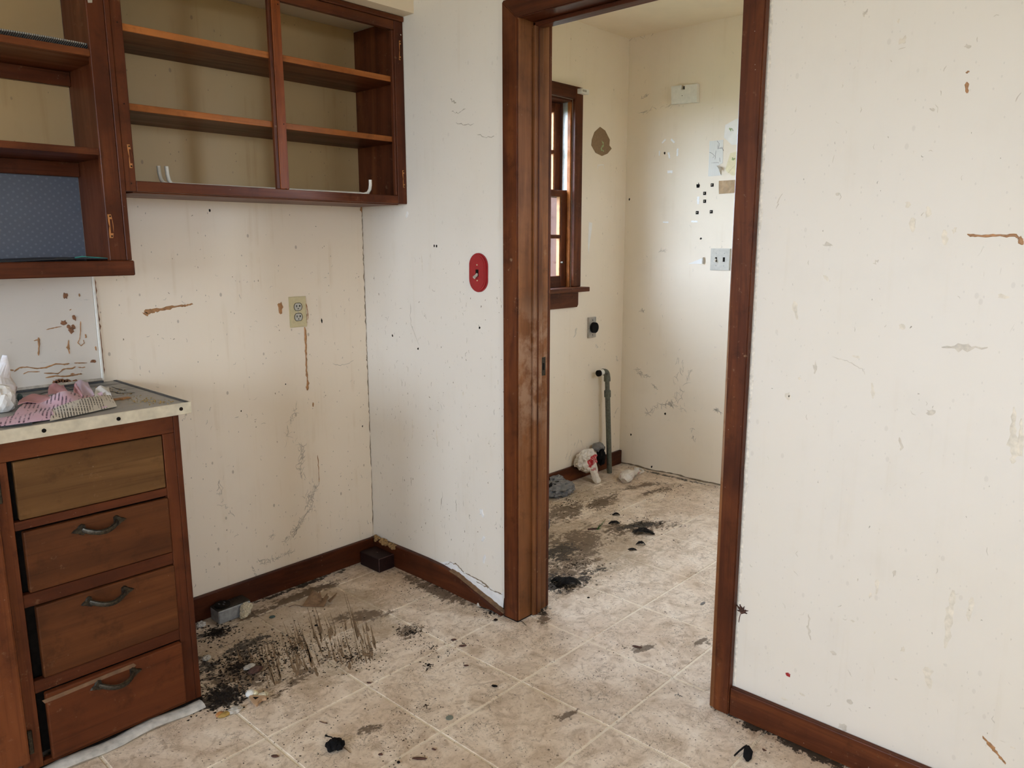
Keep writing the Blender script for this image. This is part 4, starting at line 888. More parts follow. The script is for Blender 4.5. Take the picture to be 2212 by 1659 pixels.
# long cupboard at the left
ul = thing('wall_cupboard', (-1.4, -.14, 1.25), 'taller open wall cupboard with blue dotted paper at its back, above the counter', 'cupboard', 'wall cupboards')
UX = -1.95
up_(ul, 'side_panel', -1.045, -1.0155, FY + .019, -.0125, 1.249, 2.138, 'cab_z')
up_(ul, 'stile', -1.074, -1.030, FY, FY + .0185, 1.2895, 2.138, 'cab_z')
up_(ul, 'edge_strip', -1.0295, -1.0155, FY - .002, FY + .0185, 1.2895, 2.138, 'cab_z')
up_(ul, 'stile', UX, UX + .05, FY, FY + .0185, 1.2895, 2.138, 'cab_z')
up_(ul, 'rail', UX, -1.0125, FY - .010, FY + .0185, 1.247, 1.289, 'cab_x', .003)
up_(ul, 'rail', UX, -1.0155, FY, FY + .0185, 2.09, 2.138, 'cab_x')
up_(ul, 'bottom_board', UX, -1.0455, FY + .019, -.0125, 1.262, 1.283, 'cab_x')
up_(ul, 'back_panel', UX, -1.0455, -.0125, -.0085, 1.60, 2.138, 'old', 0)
part(ul, 'back_panel', box(UX, -1.0455, -.0125, -.0085, 1.2835, 1.5995), 'bluepaper', 'blue wallpaper with small pale dots')
for z, zc in ((1.836, 1.787), (1.582, 1.531)):
    up_(ul, 'shelf', UX, -1.0455, FY + .0192, -.0127, z - .009, z + .009, 'cab_x', .001); up_(ul, 'shelf_edge', UX, -1.0745, FY + .002, FY + .019, z - .009, z + .009, 'cab_x', .001)
    up_(ul, 'cleat', UX, -1.0455, -.032, -.0127, zc, z - .0092, 'cab_x')
scar(ul, *[(-1.0638, 1.4157), (-1.0635, 1.3514)], .0065)
part(ul, 'catch_plate', slab('uc', [(-1.0697, 1.9721), (-1.0570, 1.9748), (-1.0581, 1.9632), (-1.0685, 1.9610)], .0002, .001), 'steel')
single('shelf_liner', (-1.3, -.2, 1.8452), sheet([(-1.9, -.262, 1.8453), (-1.05, -.258, 1.8453), (-1.05, -.06, 1.8453), (-1.9, -.06, 1.8453)], 40, 4, lambda u, v: (0, 0, (.020 - .012*u + .012*abs(math.sin(u*5))) * max(0, 1 - v*3.0) ** 1.0 * (1 - .3*u)), .004), 'ribbed', 'grey ribbed liner curling up at the front of the upper shelf', 'shelf liner', sm=True)
single('shelf_mat', (-1.4, -.15, 1.2835), sheet([(-1.9, -.262, 1.2837), (-1.052, -.262, 1.2837), (-1.052, -.02, 1.2837), (-1.9, -.02, 1.2837)], 30, 3, lambda u, v: (0, 0, .006 + .005*math.sin(u*9)*u), .003), 'mat_black', 'black rubber mat on the bottom of the taller cupboard', 'mat', sm=True)
single('thread', (-1.10, -.25, 1.2935), tube([(-1.155, -.255, 1.298), (-1.135, -.256, 1.301), (-1.115, -.255, 1.299), (-1.095, -.256, 1.2975), (-1.07, -.255, 1.295)], .0014, 5), 'teal', 'loose teal thread lying on the black mat in the cupboard', 'thread')
# bent white rods
def rodpts(xl, xr, yl, yr, z, hl, hr):
    Y = lambda x: yl + (yr - yl)*(x - xl)/(xr - xl)
    p = [(xl - .004, z + hl), (xl - .003, z + hl*.6), (xl, z + .014), (xl + .006, z + .004), (xl + .016, z), (xl + (xr-xl)*.35, z), (xl + (xr-xl)*.7, z)]
    if hr: p += [(xr - .030, z), (xr - .012, z + .005), (xr - .003, z + .018), (xr, z + hr*.65), (xr, z + hr)]
    else: p += [(xr, z)]
    return [(x, Y(x), zz) for x, zz in p]
single('curtain_rod', (-.5, -.2, 1.513), tube(rodpts(-.845, -.135, -.175, -.238, 1.5125, .054, .052), .0060, 10), 'rod', 'white bent rod with both ends turned up in the open cupboard beside the door wall', 'rod', 'bent white rods', sm=True)
single('curtain_rod', (-.5, -.2, 1.517), tube(rodpts(-.858, -.150, -.150, -.200, 1.5165, .052, 0), .0058, 10), 'rod', 'white rod lying behind the other one, only its left end turned up', 'rod', 'bent white rods', sm=True)

# ------------------------------------------------------------------ electrical fittings
def ellipse_poly(u, v, ru, rv, n=20, flat=0):
    return [(u + ru*math.cos(2*math.pi*k/n), v + max(-rv+flat, min(rv-flat, rv*math.sin(2*math.pi*k/n)))) for k in range(n)]
ou, ov = -.318, 1.081
o = thing('wall_outlet', to3('w1', ou, ov), 'yellowed ivory duplex outlet on the alcove wall with a glue trail running down', 'outlet')
part(o, 'plate', slab('w1', [(-.353, 1.023), (-.281, 1.023), (-.281, 1.139), (-.353, 1.139)], .0005, .006, .003), 'ivory')
for dz in (.0195, -.0195):
    rc = part(o, 'receptacle', slab('w1', ellipse_poly(ou, ov + dz, .0165, .0165, 20, .003), .0055, .0075, .0008), 'ivory_grey')
    part(rc, 'rim', tube([to3('w1', u, v, .0068) for u, v in ellipse_poly(ou, ov + dz, .0172, .0172, 20, .003)], .0009, 5, closed=True), 'black')
    for du in (-.0065, .0065): part(rc, 'slot', slab('w1', [(ou + du - .0014, ov + dz - .001), (ou + du + .0014, ov + dz - .001), (ou + du + .0014, ov + dz + .007), (ou + du - .0014, ov + dz + .007)], .0072, .0079), 'black')
    part(rc, 'slot', slab('w1', [(ou + .0065, ov + dz + .002), (ou + .0105, ov + dz + .002), (ou + .0105, ov + dz + .005), (ou + .0065, ov + dz + .005)], .0072, .0079), 'black')
    part(rc, 'ground_hole', blotch('w1', ou, ov + dz - .007, .003, .003, .008, 8, .1), 'black')
part(o, 'screw', ball(to3('w1', ou, ov, .006), (.0028, .0015, .0028), 2, 0), 'steel')
o = thing('light_switch', (0, -.661, 1.233), 'red oval light switch plate with ivory toggle on the wall left of the door', 'switch')
cap = []
for k in range(32):
    a = 2*math.pi*k/32; cap.append((-.661 + .045*math.cos(a), 1.235 + (.0225 if math.sin(a) > 0 else -.0225) + .045*math.sin(a)))
part(o, 'plate', slab('w2', cap, .0005, .009, .004), 'red')
cap2 = [(-.661 + (u + .661)*.78, 1.235 + (v - 1.235)*.88) for u, v in cap]
part(o, 'raised_face', slab('w2', cap2, .0085, .0102, .001), 'red')
tg = part(o, 'toggle', tube([(-.008, -.661, 1.230), (-.016, -.660, 1.224), (-.024, -.659, 1.218)], [(.0045, .0055), (.0042, .005), (.0048, .006)], 8), 'ivory_grey', sm=True)
part(o, 'toggle_slot', slab('w2', [(-.668, 1.222), (-.654, 1.222), (-.654, 1.246), (-.668, 1.246)], .0098, .0106), 'black')
for z in (1.262, 1.208): part(o, 'screw', ball((-.0102, -.661, z), (.0015, .0028, .0028), 2, 0), 'ivory')
# floor outlet box by the cabinet
o = thing('floor_outlet', (-.69, -.06, 0), 'grey metal floor outlet box with a round socket on top by the base cabinet', 'outlet box')
bx0, bx1, by0, by1, bz = -.755, -.632, -.094, -.030, .049
part(o, 'box', box(bx0, bx1, by0, by1, .001, bz, .003), 'grey_metal')
part(o, 'cover', box(bx0 - .001, bx1 + .001, by0 + .004, by1 + .001, bz, bz + .003, .001), 'darkmetal')
sk = part(o, 'socket', tube([(-.722, -.058, bz + .002), (-.722, -.058, bz + .010)], .027, 20), 'black', 'round black socket')
for (dx, dy) in ((-.010, .004), (.010, .004), (0, -.010)): part(sk, 'slot', box(-.722 + dx - .0025, -.722 + dx + .0025, -.058 + dy - .005, -.058 + dy + .005, bz + .0095, bz + .0108), 'seal')
single('fluff', (-.655, -.104, 0), join(ball((-.658, -.101, .026), (.014, .007, .018), 4, .5, 5, 3, .001), ball((-.668, -.106, .010), (.010, .007, .010), 4, .5, 5, 5, .001), ball((-.642, -.101, .034), (.009, .006, .008), 4, .5, 5, 8, .001)), 'fluff', 'lump of cream fluff stuck to the front of the grey floor outlet', 'fluff')
o = thing('junction_box', (-.06, -.09, 0), 'small dark brown box on the floor in the alcove corner', 'box')
part(o, 'body', box(-.100, -.0195, -.163, -.034, .001, .060, .0025), 'brownbox')
part(o, 'worn_edge', tube([(-.0985, -.1615, .003), (-.0985, -.1615, .059)], .0009, 5), 'edge_brown')
part(o, 'worn_edge', tube([(-.0985, -.1615, .0595), (-.021, -.1615, .0595)], .0007, 5), 'edge_brown')
part(o, 'lid_mark', blotch('fl', -.058, -.098, .003, .003, .0615, 7, .4), 'edge_brown')
# dryer outlet
(ua, va), (ub, vb) = [(1.5565, 0.9246), (1.6252, 0.8081)]
o = thing('dryer_outlet', to3('lw', (ua+ub)/2, (va+vb)/2), 'steel outlet plate with big round black socket below the laundry window', 'outlet')
part(o, 'plate', slab('lw', [(ua, vb), (ub, vb), (ub, va), (ua, va)], .0005, .012, .002), 'steel')
part(o, 'socket', tube([to3('lw', (ua+ub)/2 + .004, (va+vb)/2, .010), to3('lw', (ua+ub)/2 + .004, (va+vb)/2, .030)], .030, 20), 'cloth_black', 'round black socket')
for dv in (.042, -.042): part(o, 'screw', ball(to3('lw', (ua+ub)/2, (va+vb)/2 + dv, .012), (.003, .002, .003), 2, 0), 'black')
# two-gang switch in the laundry
o = thing('switch_plate', (1.904, -.58, 1.25), 'greyed two-gang switch plate at the edge of the laundry wall', 'switch')
part(o, 'plate', slab('lb', [(-.523, 1.192), (-.638, 1.192), (-.638, 1.308), (-.523, 1.308)], .0005, .007, .003), 'ivory_grey')
for u in (-.557, -.603):
    part(o, 'toggle_slot', slab('lb', [(u - .006, 1.238), (u + .006, 1.238), (u + .006, 1.262), (u - .006, 1.262)], .0068, .0078), 'black')
    for z in (1.282, 1.218): part(o, 'screw', ball((1.897, u, z), (.0015, .003, .003), 2, 0), 'steel')
part(o, 'toggle', tube([(1.897, -.557, 1.252), (1.884, -.555, 1.240)], [(.004, .005), (.005, .006)], 8), 'white')
# window sensor
o = thing('window_sensor', (1.45, .01, 2.11), 'small cream alarm sensor on the top corner of the laundry window casing', 'sensor')
(ua, va), (ub, vb) = [(1.4094, 2.1273), (1.4731, 2.1036)]
part(o, 'case', slab('lw', [(ua, vb), (ub, vb), (ub, va), (ua, va)], .0222, .052, .002), 'white')
part(o, 'lens', slab('lw', [(ua + .006, vb + .008), (ua + (ub-ua)*.60, vb + .008), (ua + (ub-ua)*.60, va - .006), (ua + .006, va - .006)], .0521, .0535), 'steel')

# ------------------------------------------------------------------ standpipe
px_, py_ = 1.690, -.040
o = thing('standpipe', (px_, py_, 0), 'grey-green metal standpipe with elbow rising from the laundry floor', 'pipe')
ZE = .590; LX, LY = -.018/.6, .020/.6
def up3(z, r=0): return (px_ + LX*z, py_ + LY*z, z)
part(o, 'pipe', tube([up3(.001), up3(.48)], .0150, 14), 'pipe', sm=True)
part(o, 'pipe', tube([up3(.48), up3(ZE - .02)], .0135, 14), 'pipe', sm=True)
part(o, 'coupling', tube([up3(.455), up3(.460), up3(.496), up3(.501)], [.0150, .0195, .0195, .0150], 14), 'pipe', sm=True)
ed_ = Vector((-.86, .10, 0)).normalized(); qx, qy, _ = up3(ZE)
def el(f): return (qx + ed_.x*.026*(1 - math.cos(f)), qy + ed_.y*.026*(1 - math.cos(f)), ZE - .006 + .026*math.sin(f))
part(o, 'elbow', tube([up3(ZE - .038), up3(ZE - .022)] + [el(k*math.pi/12) for k in range(7)] + [(qx + ed_.x*.036, qy + ed_.y*.036, ZE + .020)], [.0195, .0195] + [.0180]*7 + [.0195], 14), 'pipe', sm=True)
e0 = Vector((qx, qy, ZE + .020)) + ed_*.036; e1 = e0 + ed_*.040 + Vector((0, 0, -.004))
part(o, 'outlet_stub', tube([e0, e1], .0165, 14), 'white', 'white stub with a black open end', sm=True)
part(o, 'open_end', tube([e1 - ed_*.014, e1 + ed_*.002], .0180, 14), 'black', sm=True)

# ------------------------------------------------------------------ papers and scraps stuck on the laundry walls
single('paper_cutout', to3('lw', 1.66, 1.88), slab('lw', [(1.6421, 1.9643), (1.6899, 1.9497), (1.7352, 1.9048), (1.7319, 1.8747), (1.7546, 1.8592), (1.7159, 1.8285), (1.6641, 1.8120), (1.6039, 1.8243), (1.5651, 1.8599), (1.5684, 1.8892), (1.5923, 1.9325)], .0004, .0014), 'brown_paper', 'brown egg-shaped paper cutout right of the laundry window', 'paper')
part(bpy.data.objects['paper_cutout'], 'crayon_mark', ribbon('lw', [(u, v) for u, v in [(1.6571, 1.8950), (1.6751, 1.8746), (1.6544, 1.8481), (1.6806, 1.8380)]], .012, .0018, 5, .8), 'green_ink')
o = thing('paper_hexagon', (1.904, -.62, 1.9), 'white six-sided paper with green scribble, half hidden by the door casing', 'paper')
part(o, 'sheet', slab('lb', [(-0.5721, 1.9402), (-0.6353, 1.9657), (-0.7071, 1.9446), (-0.7261, 1.8752), (-0.6629, 1.8353), (-0.6140, 1.8372), (-0.5675, 1.8783)], .0004, .0016), 'white_paper')
part(o, 'scribble', ribbon('lb', [(-0.5964, 1.9240), (-0.6052, 1.9048), (-0.6095, 1.9204), (-0.6180, 1.9058)], .008, .0020, 5, .8), 'green_ink')
o = thing('lined_paper', (1.904, -.53, 1.77), 'lined sheet of paper with pencil scribbles and a torn curl at its corner', 'paper')
part(o, 'sheet', slab('lb', [(-0.4855, 1.8669), (-0.5654, 1.8668), (-0.5675, 1.7500), (-0.5350, 1.7357), (-0.5544, 1.7227), (-0.5669, 1.6865), (-0.4862, 1.6865)], .0004, .0016), 'lined')
for pts in ([(-0.5285, 1.8655), (-0.5425, 1.8502), (-0.5411, 1.8270), (-0.5651, 1.8227)], [(-0.4883, 1.8100), (-0.5021, 1.8042), (-0.5190, 1.7888), (-0.5087, 1.7801)], [(-0.5348, 1.8462), (-0.5360, 1.8227), (-0.5594, 1.8301), (-0.5683, 1.8107)], [(-0.5018, 1.7546), (-0.5368, 1.7545), (-0.5449, 1.7516)], [(-0.5256, 1.8165), (-0.5226, 1.7696)], [(-0.5488, 1.7795), (-0.5527, 1.7557)]):
    part(o, 'pencil_line', ribbon('lb', pts, .0024, .0022, 4, .4), 'ink')
part(o, 'torn_curl', sheet([to3('lb', *[(-0.5322, 1.7383)][0], .002), to3('lb', *[(-0.5701, 1.7263)][0], .012), to3('lb', *[(-0.5669, 1.6865)][0], .010), to3('lb', *[(-0.5544, 1.7227)][0], .002)], 4, 4, lambda u, v: (-.012*math.sin(u*math.pi), 0, 0), .0008), 'web', 'torn corner curling away')
o = thing('yellow_paper', (1.904, -.60, 1.73), 'pale yellow folded paper scrap beside the lined sheet', 'paper')
part(o, 'sheet', slab('lb', [(-0.6084, 1.7960), (-0.6442, 1.8024), (-0.6831, 1.7465), (-0.6816, 1.6820), (-0.6222, 1.6832), (-0.6004, 1.7009), (-0.5838, 1.7160)], .0004, .0020), 'yellow_paper')
part(o, 'fold', slab('lb', [(-0.5838, 1.7160), (-0.6413, 1.7610), (-0.6474, 1.7444), (-0.6006, 1.6962)], .002, .0034), 'yellow_paper')
part(o, 'scribble', ribbon('lb', [(-0.6199, 1.7742), (-0.6284, 1.7620), (-0.6358, 1.7684)], .008, .0045, 4, .8), 'green_ink')
single('brown_paper_strip', (1.904, -.62, 1.62), sheet([to3('lb', *p, .0006) for p in [(-0.5530, 1.5923), (-0.6916, 1.5956), (-0.6881, 1.6585), (-0.5510, 1.6590)]], 14, 4, lambda u, v: (-.004*abs(math.sin(u*13 + v*2)), 0, 0), .0008), 'tan_paper', 'creased tan paper strip below the lined sheet', 'paper')
nb = [(-0.2549, 2.1693), (-0.3174, 2.1669), (-0.3184, 2.1444), (-0.3381, 2.1430), (-0.3371, 2.1655), (-0.4116, 2.1626), (-0.4160, 2.0688), (-0.2587, 2.0767)]
o = thing('wall_block', (1.904, -.34, 2.11), 'white painted wooden block with a notch, high on the laundry back wall', 'block')
part(o, 'body', slab('lb', nb, .0005, .026, .002), 'white')
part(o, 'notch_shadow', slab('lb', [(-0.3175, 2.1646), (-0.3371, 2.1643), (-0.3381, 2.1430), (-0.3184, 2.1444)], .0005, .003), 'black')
part(o, 'screw', blotch('lb', *[(-0.3254, 2.1128)][0], .003, .003, .0272, 8, .2), 'black')
o = thing('paper_wedge', (1.904, -.44, 1.23), 'white triangular paper wedge left of the two-gang switch', 'paper')
part(o, 'sheet', slab('lb', [(-0.3874, 1.2239), (-0.4752, 1.2576), (-0.4767, 1.2252)], .0005, .003), 'white_paper')
part(o, 'folded_side', slab('lb', [(-0.4752, 1.2576), (-0.4834, 1.2602), (-0.4851, 1.2254), (-0.4767, 1.2252)], .0005, .010), 'web')
sqw = [(-0.5119, 1.6402), (-0.4696, 1.5992), (-0.4716, 1.5579), (-0.4297, 1.4993), (-0.5133, 1.5016)]
sql = ['black square tab on the laundry wall next to the tan paper strip', 'black square tab, upper of the two set close together on the laundry wall', 'black square tab, lower of the two set close together on the laundry wall',
       'bottom left black square tab on the laundry wall', 'bottom right black square tab, above the two-gang switch plate']
for (u, v), lb_ in zip(sqw, sql):
    o = thing('adhesive_tab', (1.904, u, v), lb_, 'adhesive tab', 'black tabs on the laundry wall')
    part(o, 'backing', slab('lb', [(u - .0085, v - .0085), (u + .0085, v - .0085), (u + .0085, v + .0085), (u - .0085, v + .0085)], .0004, .0016), 'cloth_black')
    part(o, 'worn_face', blotch('lb', u + .002, v + .001, .004, .004, .0024, 8, .3), 'web')
u, v = [(-0.4283, 1.6415)][0]
o = thing('adhesive_tab', (1.904, u, v), 'small black apple-shaped tab at the upper left of the square ones', 'adhesive tab', 'black tabs on the laundry wall')
part(o, 'body', slab('lb', [(u + du, v + dv) for du, dv in ((-.008, -.011), (.008, -.011), (.0105, .002), (.008, .009), (.001, .006), (-.006, .009), (-.0105, .002))], .0004, .0018), 'cloth_black')
part(o, 'stem', ribbon('lb', [(u, v + .006), (u - .003, v + .016)], .003, .002), 'cloth_black')
TP = [((1434,305), -.65, .026, .007, 'white tape scrap slanting up, leftmost of the small arch of tape'), ((1453.3,304.4), .75, .030, .008, 'white tape scrap slanting down at the top of the arch of tape'), ((1445.4,335.5), 1.30, .032, .009, 'white tape scrap leaning inside the arch of tape'),
      ((1463.5,329), 1.57, .040, .008, 'upright white tape scrap at the right of the arch'), ((1447.4,371), 0.03, .032, .011, 'level white tape scrap below the arch of tape'), ((1508.3,432.7), 1.55, .040, .010, 'upright white tape scrap among the black tabs'),
      ((1500,478.5), 0.05, .038, .007, 'level white tape scrap under the black tabs'), ((1438,480), 0.05, .036, .005, 'faint level tape scrap at the left below the arch'), ((1424.5,331), 1.6, .026, .006, 'faint upright tape scrap at the left of the arch')]
tpw = [(-0.2050, 1.8915), (-0.2616, 1.8880), (-0.2416, 1.8134), (-0.2937, 1.8253), (-0.2510, 1.7251), (-0.4322, 1.5643), (-0.4141, 1.4524), (-0.2341, 1.4524), (-0.1792, 1.8293)]
for (u, v), (_, a, L, Wd, lb_) in zip(tpw, TP):
    Wd *= 1.3; ca, sa = math.cos(a), -math.sin(a)   # +y of the wall runs to the left in the picture
    pts = []
    for k in range(9): pts.append((u - ca*(k/8 - .5)*L - sa*Wd*.5*(1 + R.uniform(-.35, .2)), v + sa*(k/8 - .5)*L - ca*Wd*.5*(1 + R.uniform(-.35, .2))))
    for k in range(8, -1, -1): pts.append((u - ca*(k/8 - .5)*L + sa*Wd*.5*(1 + R.uniform(-.35, .2)), v + sa*(k/8 - .5)*L + ca*Wd*.5*(1 + R.uniform(-.35, .2))))
    single('tape_scrap', (1.904, u, v), slab('lb', pts, .0003, .0010), 'tape', lb_, 'tape', 'tape scraps on the laundry wall')

# ------------------------------------------------------------------ papers and plastic on the counter
Zc = .9058
pg = thing('printed_pages', (-1.3, -.36, Zc), 'crumpled pink printed pages lying open on the counter', 'papers')
c4 = [(x, y, Zc) for x, y in [(-1.3994, -0.4419), (-1.1769, -0.4499), (-1.1338, -0.2963), (-1.3077, -0.2533)]]
part(pg, 'page', sheet(c4, 26, 14, lambda u, v: (0, 0, .006 + .012*v + .006*math.sin(u*9 + v*4) * v + .010*math.exp(-((u-.55)/.18)**2)*v), .0008), 'pink', sm=True)
c4 = [(x, y, Zc) for x, y in [(-1.4657, -0.4809), (-1.3131, -0.4924), (-1.2926, -0.3894), (-1.4271, -0.3968)]]
part(pg, 'page', sheet(c4, 14, 8, lambda u, v: (0, 0, .004 + .010*math.sin(v*2.6) * (.5 + u*.5)), .0008), 'pink', sm=True)
c4 = [(x, y, Zc) for x, y in [(-1.3291, -0.5046), (-1.1505, -0.4443), (-1.1248, -0.3257), (-1.2861, -0.3965)]]
part(pg, 'folded_page', sheet(c4, 16, 8, lambda u, v: (0, 0, .003 + .019*math.sin(v*math.pi*.62) * (.55 + .45*math.sin(u*3.0))), .0008), 'newsprint', 'cream page folded over along the front', sm=True)
def scrap(px4, mat, lift, nm='torn_page'):
    part(pg, nm, sheet([(x, y, Zc + l) for (x, y), l in zip(px4, lift)], 8, 6, lambda u, v: (0, 0, .004*math.sin(u*7 + v*5) + .004), .0008), mat, sm=True)
scrap([(-1.2453, -0.2119), (-1.2062, -0.2550), (-1.1824, -0.1421), (-1.2206, -0.1409)], 'pink_plain', (.012, .014, .026, .030))
scrap([(-1.2037, -0.2766), (-1.1584, -0.3077), (-1.1250, -0.1636), (-1.1497, -0.1363)], 'lav', (.010, .010, .030, .030))
scrap([(-1.2109, -0.3059), (-1.1938, -0.3248), (-1.1633, -0.2042), (-1.1714, -0.1953)], 'pink_plain', (.014, .014, .026, .034))
scrap([(-1.1631, -0.3214), (-1.1263, -0.3431), (-1.0955, -0.2382), (-1.1311, -0.2397)], 'white_paper', (.006, .006, .020, .022))
scrap([(-1.3423, -0.3015), (-1.2617, -0.2862), (-1.2461, -0.2109), (-1.3124, -0.2303)], 'pink_plain', (.012, .012, .018, .020))
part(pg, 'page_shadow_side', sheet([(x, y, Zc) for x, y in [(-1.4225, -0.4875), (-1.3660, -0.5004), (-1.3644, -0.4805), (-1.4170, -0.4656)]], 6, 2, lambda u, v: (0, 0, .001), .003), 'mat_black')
bx, by = [(-1.3515, -0.2227)][0]
o = thing('plastic_bag', (bx, by, Zc), 'crumpled translucent white plastic bag standing on the counter', 'plastic bag', 'plastic bags')
b = tube([(bx - .03, by, Zc + .001), (bx - .015, by, Zc + .03), (bx - .005, by + .01, Zc + .06), (bx + .002, by + .01, Zc + .085), (bx + .012, by + .01, Zc + .115), (bx + .018, by + .01, Zc + .137)], [(.050, .030), (.054, .040), (.046, .038), (.026, .026), (.012, .014), (.003, .004)], 22)
for v in b.verts:
    q = v.co*38; v.co += Vector((mnoise.noise(q), mnoise.noise(q + Vector((9, 0, 0))), .5*mnoise.noise(q + Vector((0, 9, 0)))))*.012
    v.co.z = max(v.co.z, Zc + .0008)
part(o, 'body', b, 'white_bag')
part(o, 'tissue', ball((bx - .025, by - .06, Zc + .030), (.026, .018, .032), 3, .35, 2.6, 4, Zc + .0008), 'white_paper', 'scrunched white tissue at the front')
single('green_lump', (bx + .048, by + .05, Zc), ball((bx + .048, by + .05, Zc + .012), (.007, .007, .012), 2, .1, 2, 1, Zc + .0005), 'teal_disc', 'small dark green lump behind the white plastic bag on the counter', 'lump')

# ------------------------------------------------------------------ bags on the laundry floor
o = thing('plastic_bag', (1.19, -.045, 0), 'crumpled grey plastic bag against the laundry skirting', 'plastic bag', 'plastic bags')
part(o, 'body', ball((1.185, -.055, .026), (.088, .060, .034), 4, .30, 2.6, 2, .001), 'grey_bag')
part(o, 'knot', ball((1.235, -.010, .055), (.042, .024, .020), 3, .45, 3.2, 6, .001), 'grey_bag')
part(o, 'opening', ball((1.165, -.052, .055), (.045, .016, .010), 3, .45, 3.4, 9, .001), 'cloth_black')
o = thing('plastic_bag', (.70, -.40, 0), 'looped blue-grey plastic bag handle just behind the door jamb', 'plastic bag', 'plastic bags')
lp = [Vector((.690, -.385, .012)) + Vector((.678, -.735, 0))*x + Vector((0, 0, z)) for x, z in ((-.05, .0), (-.018, .005), (.006, .004), (.016, .022), (.014, .05), (0, .072), (-.016, .078), (-.034, .060), (-.05, .05))]
b = tube(lp, [(.011, .009)]*4 + [(.008, .010)]*5, 9)
for v in b.verts: v.co += Vector([mnoise.noise(v.co*60 + Vector((k*5, 0, 0)))*.006 for k in range(3)]); v.co.z = max(.001, v.co.z)
part(o, 'loop', b, 'blue_bag')
# white bag with red print slumped over the skirting
BX, BY = 1.50, -.03
o = thing('plastic_bag', (BX, BY, 0), 'white plastic bag with red printed logo slumped over the laundry skirting', 'plastic bag', 'plastic bags')
def crump(b, k, f, zmin=.001):
    for v in b.verts:
        q = v.co*f; v.co += Vector((mnoise.noise(q), mnoise.noise(q + Vector((7, 0, 0))), mnoise.noise(q + Vector((0, 7, 0)))))*k; v.co.z = max(zmin, v.co.z)
    return b
b = ball((1.488, -.022, .116), (.064, .036, .056), 4, .22, 2.2, 12)
part(o, 'body', crump(b, .008, 30), 'redbag')
b = tube([(1.475, -.018, .140), (1.455, -.010, .135), (1.435, -.004, .118), (1.425, .0, .10), (1.418, .0, .088)], [(.030, .022), (.032, .020), (.028, .016), (.024, .012), (.012, .008)], 16)
part(o, 'gathered_top', crump(b, .014, 45, .087), 'pinkbag')
b = tube([(1.510, -.040, .088), (1.500, -.060, .066), (1.488, -.080, .046), (1.480, -.095, .026), (1.482, -.108, .012), (1.492, -.116, .008)], [(.034, .026), (.026, .022), (.019, .016), (.022, .016), (.024, .014), (.014, .008)], 14)
part(o, 'twisted_tail', crump(b, .009, 50), 'pinkbag')
o = thing('plastic_bag', (1.62, -.02, .07), 'grey and black bag stuffed behind the white bag with the red print', 'plastic bag', 'plastic bags')
b = tube([(1.592, -.001, .150), (1.605, -.004, .172), (1.63, -.008, .168), (1.65, -.010, .155)], [(.020, .022), (.030, .026), (.030, .024), (.022, .018)], 14)
part(o, 'body', crump(b, .008, 35), 'grey_bag')
part(o, 'black_lining', crump(ball((1.628, -.020, .118), (.020, .022, .050), 3, .3, 2.5, 3), .006, 40), 'cloth_black')
o = thing('plastic_bag', (1.69, -.20, 0), 'twisted white plastic bag with pink print lying alone on the laundry floor', 'plastic bag', 'plastic bags')
b = tube([(1.575, -.215, .018), (1.60, -.212, .026), (1.645, -.198, .034), (1.69, -.190, .030), (1.73, -.180, .020), (1.765, -.178, .022)], [(.018, .016), (.036, .022), (.040, .028), (.030, .022), (.014, .014), (.026, .018)], 18)
part(o, 'body', crump(b, .014, 34), 'pinkbag')
b = tube([(1.745, -.180, .018), (1.795, -.150, .030), (1.835, -.165, .018), (1.825, -.190, .010), (1.775, -.195, .012)], .006, 8)
part(o, 'handle', crump(b, .004, 50), 'pinkbag')

# ------------------------------------------------------------------ flakes, leaves and bits on the floor
def flake(p, L, Wd, H_, ang, label, seed, mat='tar'):
    """curled black flake standing up off the floor"""
    rr = random.Random(seed); ca, sa = math.cos(ang), math.sin(ang)
    nu, nv = 10, 4; b = bmesh.new(); g_ = []
    for i in range(nu+1):
        row = []
        for j in range(nv+1):
            u = i/nu - .5; v = j/nv - .5; wv = Wd*(1 - (2*u)**2*.7)*(1 + rr.uniform(-.2, .2))
            x = u*L; y = v*wv; z = H_*(1 - (2*u)**2)*(.55 + .45*math.cos(v*3)) + rr.uniform(0, .15)*H_
            row.append(b.verts.new((p[0] + ca*x - sa*y, p[1] + sa*x + ca*y, .0015 + max(0, z))))
        g_.append(row)
    for i in range(nu):
        for j in range(nv): b.faces.new((g_[i][j], g_[i+1][j], g_[i+1][j+1], g_[i][j+1]))
    bmesh.ops.solidify(b, geom=b.faces[:], thickness=.0012)
    mn = min(v.co.z for v in b.verts)
    for v in b.verts: v.co.z -= mn - .0006
    return single('flake', (p[0], p[1], 0), b, mat, label, 'flake', 'curled black flakes on the laundry floor')
VA = -.826   # angle of the picture's horizontal on the floor
flake([(0.3390, -0.8064)][0], .105, .055, .032, VA + .25, 'largest curled black flake, nearest the door jamb', 1)
flake([(0.3380, -0.7551)][0], .060, .040, .018, VA, 'ragged black flake beside the door jamb, left of the largest one', 2)
flake([(1.0104, -0.7195)][0], .105, .05, .024, VA - .3, 'curled black flake in the middle of the laundry doorway view', 3)
flake([(1.0228, -0.5451)][0], .058, .030, .014, VA + .1, 'curled black flake to the right of the green sprig', 4)
flake([(1.1245, -0.4846)][0], .038, .026, .014, VA, 'small black flake farthest from the door', 5)
flake([(0.8829, -0.7878)][0], .044, .026, .018, VA, 'small folded black flake, upper of a close pair', 6)
flake([(0.8086, -0.7931)][0], .040, .022, .008, VA - .2, 'small flat black flake, lower of a close pair', 7)
